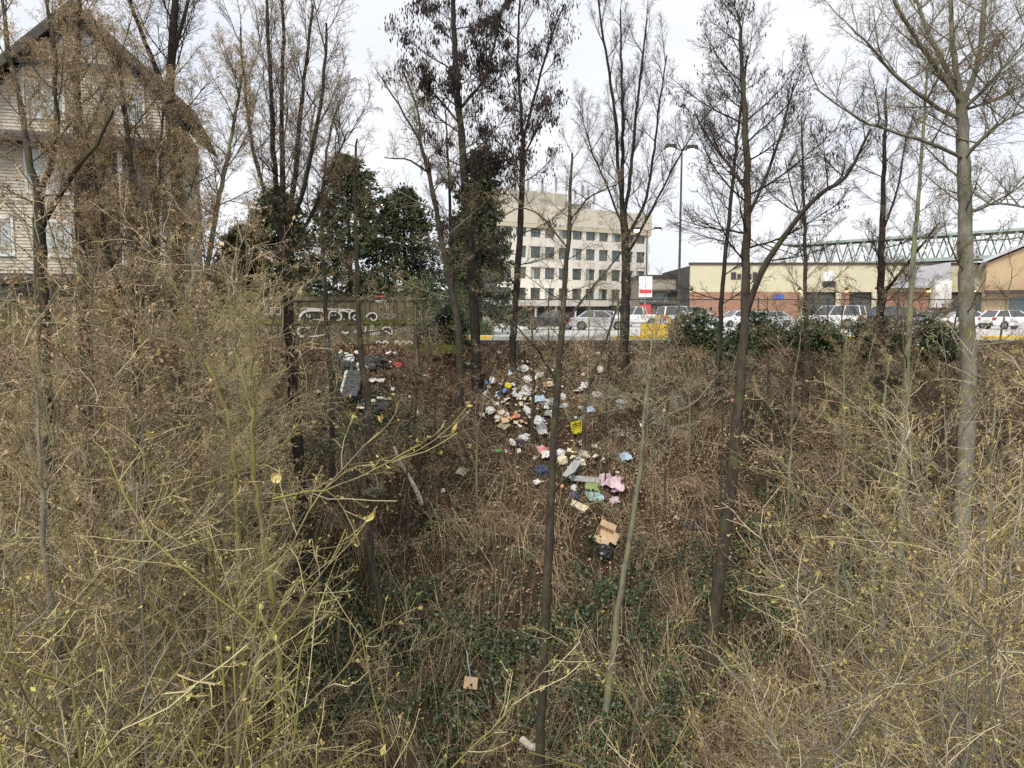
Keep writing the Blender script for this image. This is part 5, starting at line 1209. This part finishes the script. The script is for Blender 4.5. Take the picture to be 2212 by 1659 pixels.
def yellow_wall():
    A = P(1384, 720, 40).x; t = empty('yellow_barrier', (A, 40, 0)); tag(t, 'low yellow painted concrete barrier with a bent yellow hoop', 'barrier')
    for i in range(4):
        q = MB(); q.prism([(-.28, 0), (-.28, .12), (-.16, .30), (-.12, .72), (.12, .72), (.16, .30), (.28, .12), (.28, 0)], i * .76 + .008, i * .76 + .752, 'x'); q.build('barrier_block', M('kerb_yellow'), t)
    q = MB(); r = .38; q.tube([(.75, -.25, 0), (.75, -.25, .95)] + [(.75 + r - r * math.cos(a), -.25, .95 + r * .55 * math.sin(a)) for a in np.linspace(.2, math.pi - .2, 8)] + [(.75 + 2 * r, -.25, .95), (.75 + 2 * r, -.25, 0)], .055, 8); q.build('hoop', M('kerb_yellow'), t, smooth=True)
yellow_wall()
c = P(1394, 640, 80)
t = empty('sign_post', (c.x, 80, 0)); tag(t, 'white and red sign panel on a post between office block and store', 'sign')
q = MB(); q.tube([(0, 0, 0), (0, 0, 5.4)], .07, 8); q.build('post', M('galvanised'), t)
q = MB(); q.box(-.7, .7, -.06, .06, 3.0, 5.2); q.build('panel', M('sign_white'), t); q = MB(); q.box(-.65, .65, -.075, -.061, 3.4, 3.8); q.build('stripe', M('sign_red'), t); q = MB(); q.box(-.5, .6, -.06, .06, 1.2, 2.2); q.build('lower_panel', M('sign_red'), t)
c = P(822, 640, 42)
t = empty('notice_sign', (c.x, 42, 0)); tag(t, 'small white sign with a red top behind the board fence', 'sign')
q = MB(); q.tube([(0, 0, 0), (0, 0, 1.9)], .03, 6); q.build('post', M('galvanised'), t); q = MB(); q.box(-.33, .33, -.05, -.03, 1.85, 2.25); q.build('panel', M('sign_white'), t); q = MB(); q.box(-.33, .33, -.056, -.051, 2.15, 2.25); q.build('stripe', M('sign_red'), t)
# trolley shelter posts by the navy sedan
c = P(1078, 680, 66); t = empty('trolley_rail', (c.x, 66, 0)); tag(t, 'bent metal hoop rail beside the nose of the navy sedan', 'rail')
q = MB(); q.tube([(0, 0, 0), (0, 0, 1.0), (.1, 0, 1.12), (1.5, 0, 1.12), (1.6, 0, 1.0), (1.6, 0, 0)], .05, 8); q.build('hoop', M('galvanised'), t, smooth=True)
# ------------------------------------------------------------------ litter on the slope
def cl(name, c, rough=.7, var=.25): return mat_noise(name, [(.25, tuple(x * (1 - var) for x in c)), (.75, tuple(min(.85, x * (1 + var * .5)) for x in c))], 5, 5, rough)
for n_, c_ in (('lit_white', (.64, .63, .61)), ('lit_cream', (.62, .54, .38)), ('lit_tan', (.52, .37, .20)), ('lit_orange', (.62, .30, .14)), ('lit_yellow', (.72, .62, .02)), ('lit_blue', (.12, .25, .55)), ('lit_paleblue', (.45, .58, .70)), ('lit_red', (.42, .05, .06)),
               ('lit_pink', (.60, .46, .49)), ('lit_teal', (.34, .50, .50)), ('lit_green', (.26, .33, .13)), ('lit_bright', (.08, .55, .12)), ('lit_grey', (.33, .34, .33)), ('lit_navy', (.05, .06, .10)), ('lit_rose', (.62, .22, .22)), ('lit_darkgrey', (.075, .078, .085))): cl(n_, c_)
mat_noise('black_plastic', [(.3, (.010, .010, .011)), (.7, (.028, .028, .030))], 5, 4, .32, 0, .3, (1, 1, 1), .5)
mat_noise('cardboard', [(.3, (.50, .36, .21)), (.7, (.64, .48, .30))], 3, 5, .9)
mat_noise('lid_tan', [(.3, (.50, .40, .14)), (.7, (.64, .54, .24))], 3, 5, .6)
SLOPE = R(33)
def place(o, u, v, rz=0., lift=.06, tilt=0., roll=0.):
    p = ground_at(u, v); o.location = p + Vector((0, -.5, .85)) * lift
    o.rotation_euler = (Matrix.Rotation(SLOPE * (.85 if tilt is not None else 0) + (tilt or 0), 3, 'X') @ Matrix.Rotation(roll, 3, 'Y') @ Matrix.Rotation(rz, 3, 'Z')).to_euler()
    return p
def bag_mesh(name, sx, sy, sz, seed, mats, crump=.32, sub=3):
    """Crumpled, slumped plastic: a ball pulled into folds and flattened underneath."""
    bm = bmesh.new(); bmesh.ops.create_icosphere(bm, subdivisions=sub, radius=1)
    off = Vector((seed * 3.17, seed * 1.7, seed * .9))
    for v in bm.verts:
        p = v.co.copy(); a = abs(mnoise.noise(p * 1.9 + off)); b = mnoise.noise(p * 4.3 + off); c2 = abs(mnoise.noise(p * 7.7 + off))
        r = 1 - crump * a * 1.5 + crump * .5 * b - crump * .45 * c2
        v.co = Vector((p.x * r * sx, p.y * r * sy, max(p.z, -.35) * r * sz + (.08 * sz if p.z < -.35 else 0)))
    me = bpy.data.meshes.new(name); bm.to_mesh(me); bm.free()
    for q in mats: me.materials.append(q)
    me.polygons.foreach_set('use_smooth', [False] * len(me.polygons)); return me
def cloth_mesh(name, sx, sy, h, seed, mats, n=14):
    """Crumpled sheet with real folds and thickness from its rucks."""
    off = Vector((seed * 2.3, seed, seed * .7)); V = []; F = []
    for j in range(n + 1):
        for i in range(n + 1):
            a = i / n - .5; b = j / n - .5
            ew = 1 + .35 * mnoise.noise(Vector((a * 2.5, b * 2.5, 0)) + off)
            z = h * (abs(mnoise.noise(Vector((a * 4, b * 4, 1)) + off)) * 1.4 + .5 * mnoise.noise(Vector((a * 9, b * 9, 3)) + off)) * (1.15 - 1.6 * (a * a + b * b))
            V.append((a * sx * ew, b * sy * ew, max(z, -.01) + .01))
    for j in range(n):
        for i in range(n): k = j * (n + 1) + i; F.append((k, k + 1, k + n + 2, k + n + 1))
    me = bpy.data.meshes.new(name); me.from_pydata(V, [], F)
    for q in mats: me.materials.append(q)
    me.polygons.foreach_set('use_smooth', [True] * len(F)); me.update(); return me
z1 = lambda x, y: ((1280 + x / 2.538) / 1.8228, (1350 + y / 2.538) / 1.8228)
z2 = lambda x, y: ((1880 + x / 2.115) / 1.8228, (1430 + y / 2.115) / 1.8228)
z4 = lambda x, y: ((2080 + x / 2.116) / 1.8228, (1780 + y / 2.116) / 1.8228)
sd = [0]
def bag(name, label, uv, w, h, matn, cat='bag', group=None, lift=.05, flat=.6, crump=.34):
    """w, h: size in view units."""
    sd[0] += 1; p = ground_at(*uv); k = p.y / FPX
    me = bag_mesh(name, w * k * .66, h * k * .9, max(.05, min(w, h) * k * flat), sd[0], M(matn), crump)
    o = link(name, me); tag(o, label, cat, group); place(o, *uv, rz=rnd.uniform(-.4, .4), lift=lift); return o
def sheet(name, label, uv, w, h, matn, cat='cloth', group=None, hh=.12, lift=.07):
    sd[0] += 1; p = ground_at(*uv); k = p.y / FPX
    o = link(name, cloth_mesh(name, w * k * 1.15, h * k * 1.5, hh, sd[0], M(matn))); tag(o, label, cat, group); place(o, *uv, rz=rnd.uniform(-.3, .3), lift=lift); return o
S1 = 1 / (2.538 * 1.8228); S2 = 1 / (2.115 * 1.8228)
# the dump below the fence
sheet('black_tarpaulin', 'black plastic tarpaulin spread below the russet leaves', z1(185, 178), 210 * S1, 90 * S1, 'black_plastic', 'tarpaulin', hh=.22)
bag('rubbish_bag', 'big burst black rubbish bag heap below the board fence', z1(480, 235), 270 * S1, 160 * S1, 'black_plastic', lift=.1)
bag('rubbish_bag', 'dark slumped rubbish bag between white scraps at the top of the leaning mattress', z1(225, 290), 150 * S1, 160 * S1, 'black_plastic', lift=.1)
bag('rubbish_bag', 'black rubbish bag on the soil right of the burst heap', z1(630, 235), 80 * S1, 60 * S1, 'black_plastic')
bag('white_bag', 'white plastic bag on top of the dark slumped rubbish', z1(245, 215), 100 * S1, 75 * S1, 'lit_white', lift=.22)
sheet('white_sheet', 'white plastic sheet on the burst black heap', z1(378, 272), 100 * S1, 55 * S1, 'lit_white', hh=.12, lift=.2)
bag('red_bag', 'dark red bag lying by the thin crossed stems', z1(725, 232), 95 * S1, 48 * S1, 'lit_red')
def mattress():
    a = ground_at(*z1(130, 600)); b = ground_at(*z1(190, 345)); d = (b - a); L = min(1.75, d.length); ax = d.normalized()
    t = empty('mattress', a + Vector((.15, -.1, .12))); tag(t, 'dark grey mattress with a white edge propped down the slope', 'mattress')
    t.rotation_euler = Matrix((Vector((1, 0, 0)), ax.cross(Vector((1, 0, 0))).normalized(), ax)).transposed().to_euler()
    n = 15; V = []; F = []
    q = MB(); w = .50
    for j in range(8):
        for i in range(5):
            x0 = .05 + i * w / 5; z0 = .02 + j * L / 8; zz = L / 8 - .02; xx = w / 5 - .008
            c = (x0 + xx / 2, -.135 - .022, z0 + zz / 2); pts = [(x0, -.13, z0), (x0 + xx, -.13, z0), (x0 + xx, -.13, z0 + zz), (x0, -.13, z0 + zz)]
            for e in range(4): q.poly([pts[e], pts[(e + 1) % 4], c])
    q.build('quilted_face', M('lit_darkgrey'), t, smooth=True)
    q = MB(); q.box(.0, w + .06, -.128, .06, 0, L + .02); q.build('core', M('lit_darkgrey'), t)
    q = MB(); q.prism([(-.005, -.14), (-.10, -.12), (-.13, -.02), (-.10, .07), (-.005, .08)], .0, L + .03, 'z'); q.build('white_edge', M('lit_white'), t)
mattress()
sheet('white_foam', 'curved white foam strip below the burst black heap', z1(512, 415), 140 * S1, 34 * S1, 'lit_white', 'foam', hh=.07, lift=.12)
bag('rubbish_bag', 'long black rubbish bag with pale scraps along its upper edge', z1(500, 665), 290 * S1, 95 * S1, 'black_plastic', lift=.08)
for i, (zx, zy) in enumerate(((365, 695), (480, 640), (560, 610), (630, 602))):
    sheet('pale_scrap', 'pale scrap with red print lying along the edge of the long black bag', z1(zx, zy), 58 * S1, 22 * S1, 'lit_cream' if i % 2 else 'lit_white', 'scrap', 'pale scraps on the long black bag', hh=.05, lift=.18)
bag('white_bag', 'pale draped bag hanging on stems near the end of the dark ivy mound', z1(1222, 122), 85 * S1, 70 * S1, 'lit_white', lift=.25)
bag('black_box', 'small dark hollow bucket below the trodden soil', z1(1165, 900), 60 * S1, 80 * S1, 'black_plastic', 'bucket')
bag('cream_bundle', 'cream torn bundle among canes left of the white litter stream', z1(912, 730), 60 * S1, 62 * S1, 'lit_cream', 'bundle', lift=.12)
# yellow crate
def crate():
    p = ground_at(*z2(825, 575)); t = empty('yellow_crate', p); tag(t, 'bright yellow plastic crate lying tilted on the slope', 'crate'); place(t, *z2(825, 575), rz=R(14), lift=.12, tilt=R(38))
    s = .40; h = .30; w = .018
    for (sx, sy, rz) in ((0, -s / 2, 0), (0, s / 2, 0), (-s / 2, 0, 90), (s / 2, 0, 90)):
        q = MB(); a = s / 2 + (w / 2 if rz == 0 else -w / 2)
        q.box(-a, a, -w / 2, w / 2, 0, .07); q.box(-a, a, -w / 2, w / 2, h - .06, h); q.box(-a, -a + .05, -w / 2, w / 2, .07, h - .06); q.box(a - .05, a, -w / 2, w / 2, .07, h - .06); q.box(-.025, .025, -w / 2, w / 2, .07, h - .06); q.box(-a + .05, -.025, -w / 2, w / 2, .15, .18); q.box(.025, a - .05, -w / 2, w / 2, .15, .18)
        o = q.build('side', M('lit_yellow'), t); o.location = (sx, sy, 0); o.rotation_euler = (0, 0, R(rz))
    q = MB()
    for i in range(7): x = -s / 2 + .02 + i * (s - .04) / 6; q.box(x - .012, x + .012, -s / 2 + .02, s / 2 - .02, .0, .014); q.box(-s / 2 + .02, s / 2 - .02, x - .012, x + .012, .0145, .026)
    q.build('base_grid', M('lit_yellow'), t)
crate()
def comb(uv, rz, label):
    t = empty('slatted_wood', (0, 0, 0)); tag(t, label, 'wood'); place(t, *uv, rz=rz, lift=.12)
    for i in range(6):
        q = MB(); q.box(-.03, .36, i * .065, i * .065 + .022, 0, .02); q.build('slat', M('lit_cream'), t)
    for x in (.02, .28): q = MB(); q.box(x, x + .035, -.02, .37, -.022, -.001); q.build('batten', M('lit_tan'), t)
comb(z2(165, 560), R(-35), 'small broken slatted wood rack below the tan boxes'); comb((985, 1032), R(-25), 'small broken slatted wood rack among green leaves on its own')
def open_box(uv, s, label, rz, matn='cardboard', tilt=0, name='cardboard_box', lift=.16):
    t = empty(name, (0, 0, 0)); tag(t, label, 'box'); place(t, *uv, rz=rz, lift=lift, tilt=tilt)
    a, b, c = s; w = .006
    q = MB(); q.box(-a, a, -b, b, 0, w); q.box(-a, a, -b, -b + w, w, c); q.box(-a, a, b - w, b, w, c); q.box(-a, -a + w, -b + w, b - w, w, c); q.box(a - w, a, -b + w, b - w, w, c); q.build('carton', M(matn), t)
    for (e, ang) in ((1, R(35)), (-1, R(-20))):
        q = MB(); q.box(-a + .004, a - .004, 0, b * .95, -w / 2, w / 2); o = q.build('flap', M(matn), t); o.location = (0, e * b, c + .004); o.rotation_euler = (ang if e > 0 else ang, 0, 0 if e > 0 else math.pi)
    q = MB(); q.box(0, a * .8, -b + .01, b - .01, -w / 2, w / 2); o = q.build('flap', M(matn), t); o.location = (a, 0, c + .003); o.rotation_euler = (0, R(25), 0)
open_box(z4(628, 735), (.26, .20, .22), 'opened cardboard box with flaps out above a black bag', R(-28), tilt=R(20))
bag('rubbish_bag', 'round black rubbish bag just below the opened cardboard box', z4(630, 858), 125 * S2, 100 * S2, 'black_plastic', lift=.08)
open_box(z2(580, 208), (.17, .06, .08), 'small flat tan carton beside the straight dark tree', R(8), lift=.1)
open_box(z2(215, 485), (.14, .17, .10), 'crushed tan carton above the broken slatted rack', R(20), lift=.08)
open_box(z2(300, 462), (.06, .13, .06), 'narrow orange carton next to the crushed tan carton', R(-30), 'lit_orange', lift=.08)
# cloths by the pink blanket
sheet('pink_blanket', 'pink and white fluffy blanket heaped on the slope', z4(680, 268), 185 * S2, 110 * S2, 'lit_pink', hh=.30, lift=.1)
sheet('pink_cloth', 'small pink cloth just under the heaped pink blanket', z4(735, 335), 75 * S2, 55 * S2, 'lit_pink', hh=.16)
sheet('pink_cloth', 'torn pink cloth end lying lowest below the blanket', z4(706, 420), 85 * S2, 50 * S2, 'lit_pink', hh=.14)
sheet('teal_cloth', 'pale turquoise cloth beside the pink blanket', z4(555, 398), 110 * S2, 90 * S2, 'lit_teal', hh=.16)
sheet('green_cloth', 'olive green cloth above the turquoise cloth', z4(530, 318), 95 * S2, 65 * S2, 'lit_green', hh=.22)
def plank(uv, L, w, matn, label, rz, cat='board', name='board', th=.03, lift=.08):
    q = MB(); q.box(-L / 2, L / 2, -w / 2, w / 2, 0, th); q.box(-L / 2 + .03, L / 2 - .05, -w / 2 + .02, w / 2 - .02, th + .001, th + .006)
    o = q.build(name, M(matn)); tag(o, label, cat); place(o, *uv, rz=rz, lift=lift)
plank(z4(470, 250), 1.0, .28, 'lit_grey', 'weathered grey board next to the pink blanket', R(-8))
plank(z4(395, 130), 1.6, .30, 'lit_grey', 'long grey plank running down the slope behind the straight dark tree', R(62))
plank(z4(410, 470), .70, .28, 'lit_cream', 'pale straw coloured slab below the dark clothes', R(-35), 'slab', 'slab', .06)
bag('dark_clothes', 'dark blue bundle of clothes left of the turquoise cloth', z4(388, 372), 75 * S2, 65 * S2, 'lit_navy', 'clothes')
bag('white_bag', 'small white bag on the dark blue bundle of clothes', z4(380, 322), 45 * S2, 50 * S2, 'lit_white', lift=.12)
bag('cream_bundle', 'cream paper bundle leaning against the straight dark tree', z4(285, 92), 75 * S2, 70 * S2, 'lit_cream', 'bundle', lift=.12)
bag('white_bag', 'white bag on top of the cream paper bundle', z4(270, 35), 60 * S2, 55 * S2, 'lit_white', lift=.14)
bag('orange_scrap', 'small orange red pot beside the straight dark tree', z4(278, 295), 30 * S2, 28 * S2, 'lit_orange', 'pot')
sheet('black_tarpaulin', 'small torn black plastic sheet on the tan leaves under the tall straight tree', (1496, 1140), 42, 16, 'black_plastic', 'tarpaulin', hh=.1)
sheet('red_cloth', 'red cloth behind the dark trunk of the upright stemmed tree', (676, 1214), 16, 22, 'lit_red', hh=.1, lift=.12)
sheet('red_cloth', 'dark red rag on the brown slope left of the dark trunk', (642, 1206), 22, 12, 'lit_red', hh=.1, lift=.12)
bag('rose_bag', 'white bag with a red corner among the scraps left of the tan cartons', z2(110, 408), 75 * S2, 55 * S2, 'lit_rose', lift=.05); bag('white_bag', 'round white bag lying over the red cornered bag', z2(105, 415), 68 * S2, 52 * S2, 'lit_white', lift=.12)
bag('blue_scrap', 'small bright blue plastic bottle at the top of the litter stream', z2(75, 183), 28 * S2, 30 * S2, 'lit_blue', 'plastic'); bag('blue_scrap', 'deep blue plastic wrapper beside the yellow wrapper', z2(226, 240), 30 * S2, 40 * S2, 'lit_blue', 'plastic')
bag('yellow_scrap', 'yellow wrapper beside the deep blue wrapper', z2(252, 200), 48 * S2, 50 * S2, 'lit_yellow', 'wrapper'); bag('green_scrap', 'bright green scrap of plastic below the black and white bags', z2(170, 754), 48 * S2, 24 * S2, 'lit_bright', 'plastic', lift=.12)
bag('rubbish_bag', 'black rubbish bag between two white bags below the broken slatted rack', z2(350, 683), 90 * S2, 60 * S2, 'black_plastic'); bag('rubbish_bag', 'dark grey rubbish bag at the foot of the litter stream', z2(530, 912), 110 * S2, 80 * S2, 'lit_navy')
sheet('rose_cloth', 'salmon pink cloth strip left of the straight dark tree', z2(560, 745), 95 * S2, 60 * S2, 'lit_rose', hh=.1)
# white bags and bundles of the litter stream
WB = [(405, 245, 80, 100), (390, 62, 70, 55), (415, 155, 60, 55), (510, 325, 90, 55), (560, 352, 90, 45), (620, 345, 80, 60), (890, 210, 55, 60), (995, 280, 75, 50), (710, 302, 48, 55), (932, 408, 55, 55), (505, 505, 80, 70), (530, 555, 80, 90), (545, 598, 70, 40), (385, 640, 78, 50), (292, 685, 42, 60), (1225, 800, 80, 60), (1022, 72, 45, 60), (1190, 350, 65, 30), (350, 308, 40, 45), (408, 405, 45, 90), (520, 118, 60, 45), (275, 105, 30, 40), (600, 190, 50, 28), (690, 775, 60, 60), (575, 785, 75, 60), (315, 285, 40, 30), (165, 355, 30, 25), (615, 620, 30, 32), (850, 240, 60, 25), (590, 440, 60, 40), (640, 470, 60, 40), (730, 372, 55, 35), (125, 160, 45, 60), (160, 295, 24, 22), (880, 115, 30, 22)]
for i, (zx, zy, w, h) in enumerate(WB):
    f = bag if i % 3 else sheet
    f('white_litter', 'crumpled piece of white plastic or paper in the litter stream down the slope', z2(zx, zy), w * S2, h * S2, ['lit_white', 'lit_white', 'lit_white', 'lit_paleblue', 'lit_white', 'lit_grey'][i % 6], 'litter', 'white litter strewn down the slope', lift=.10)
# small scraps: shared meshes
scr = [cloth_mesh('scrap', .11, .08, .04, 300 + i, M(m_), 4) for i, m_ in enumerate(['lit_white', 'lit_white', 'lit_white', 'lit_cream', 'lit_tan', 'lit_paleblue', 'lit_white', 'lit_rose'])]
SC = {0: 'white', 3: 'cream', 4: 'tan', 5: 'pale blue', 7: 'reddish'}
for i in range(180):
    j = rnd.choice([0, 1, 2, 0, 1, 2, 3, 3, 4, 5, 6, 7]); c = SC.get(j, 'white')
    r_ = rnd.random()
    if r_ < .62: u, v = z2(rnd.gauss(420, 260), rnd.gauss(380, 230))
    elif r_ < .78: u, v = z2(rnd.gauss(880, 90), rnd.gauss(800, 70)); j = 3; c = 'cream'
    elif r_ < .9: u, v = rnd.gauss(800, 70), rnd.gauss(815, 40)
    else: u, v = rnd.uniform(900, 1700), rnd.uniform(800, 1150)
    v = max(v, 770); s = rnd.uniform(.7, 2.1)
    o = link(c.replace(' ', '_') + '_scrap', scr[j]); o.scale = (s, s, s * 1.3)
    tag(o, 'small %s scrap of rubbish among the dry canes of the slope' % c, 'scrap', 'small %s scraps on the slope' % c); place(o, u, v, rnd.random() * 6.28, rnd.uniform(.05, .2), rnd.uniform(-.5, .5), rnd.uniform(-.4, .4))

# ------------------------------------------------------------------ fallen logs, the board on a rod, the lid in the branches
def log(name, label, a, b, r0, r1, bark, seed, lift=.16, cat='log', stubs=4):
    global rng
    rng = np.random.default_rng(seed)
    p = ground_at(*a) + Vector((0, -.1, lift)); q = ground_at(*b) + Vector((0, -.1, lift))
    t = empty(name, p); tag(t, label, cat); d = np.array(q - p)
    g = Geo(); side = np.array((d[1], -d[0], 0)); side = side / (np.linalg.norm(side) + 1e-6)
    path = [np.zeros(3), d * .3 + side * .05, d * .65 - side * .04, d]
    g2, rr = stem_geo(g, path, r0, r1, 10, .01)
    link('trunk', g.mesh('trunk', M(bark)), t)
    c = MB(); c.lathe([(0, 0), (r0 * .92, .01)], 10); o = c.build('cut_end', M('lit_cream'), t); o.rotation_euler = Vector(d).to_track_quat('Z', 'Y').to_euler(); o.location = tuple(-d / np.linalg.norm(d) * .012)
    for i in range(stubs):
        k = int((.2 + .7 * i / stubs) * (len(g2) - 1)); e = nrm(rng.normal(size=3)); g = Geo(); g.tubes(np.stack([g2[k], g2[k] + e * .18, g2[k] + e * .3])[None], np.array([[.03, .02, .008]]), 5); link('stub', g.mesh('stub', M(bark)), t)
log('fallen_log', 'pale peeling log lying steeply down the slope', (912, 1108), (853, 982), .085, .05, 'bark_log', 201, .26)
log('fallen_log', 'thick grey log lying at the foot of the straight dark tree', (1180, 1652), (1128, 1618), .12, .10, 'bark_log', 202, .3)
log('fallen_log', 'thin broken branch lying among the canes below the dark upright stemmed trunk', (512, 1212), (486, 1180), .03, .02, 'bark_pale', 203, .3)
p0 = ground_at(1018, 1480); k = p0.y / FPX
t = empty('board_on_rod', p0); tag(t, 'small wooden board with a dark hole on the end of a thin pale rod', 'board')
a = Vector((0, -.25, .18)); up = P(1008, 1405, p0.y - .2) - p0
pts = []
q = MB(); w, h = 15 * k, 26 * k
ring = [(-w, -h), (w, -h), (w, h), (-w, h)]; q.box(-w, w, -.012, .012, -h / 2 * 1.0, h / 2); o = q.build('board', M('cardboard'), t); o.location = a; o.rotation_euler = (R(-8), R(8), R(4))
q = MB(); q.lathe([(0, 0), (.035, 0), (.035, .006), (0, .006)], 12, 'y', 0, (.02, -.0195, -.04)); q.build('hole', M('black_plastic'), o)
q = MB(); q.tube([a + Vector((0, 0, h * .4)), a * .6 + up * .5, up], .012, 6); q.build('rod', M('lit_paleblue'), t)
w = P(597, 1033, 10.6)
t = empty('hanging_lid', w); tag(t, 'round tan plastic lid caught in the branches of the bright mossy sapling', 'lid'); t.rotation_euler = (R(78), R(8), R(12))
q = MB(); r = .072; q.lathe([(0, 0), (r * .7, .003), (r * .93, .0), (r, .012), (r * 1.02, .022), (r * .96, .022), (r * .9, .008), (r * .3, .012), (0, .012)], 24); q.build('disc', M('lid_tan'), t, smooth=True)
q = MB(); q.tube([(0, 0, .013), (.03, 0, .02), (.05, -.02, .02)], .005, 5); q.build('tab', M('lid_tan'), t)
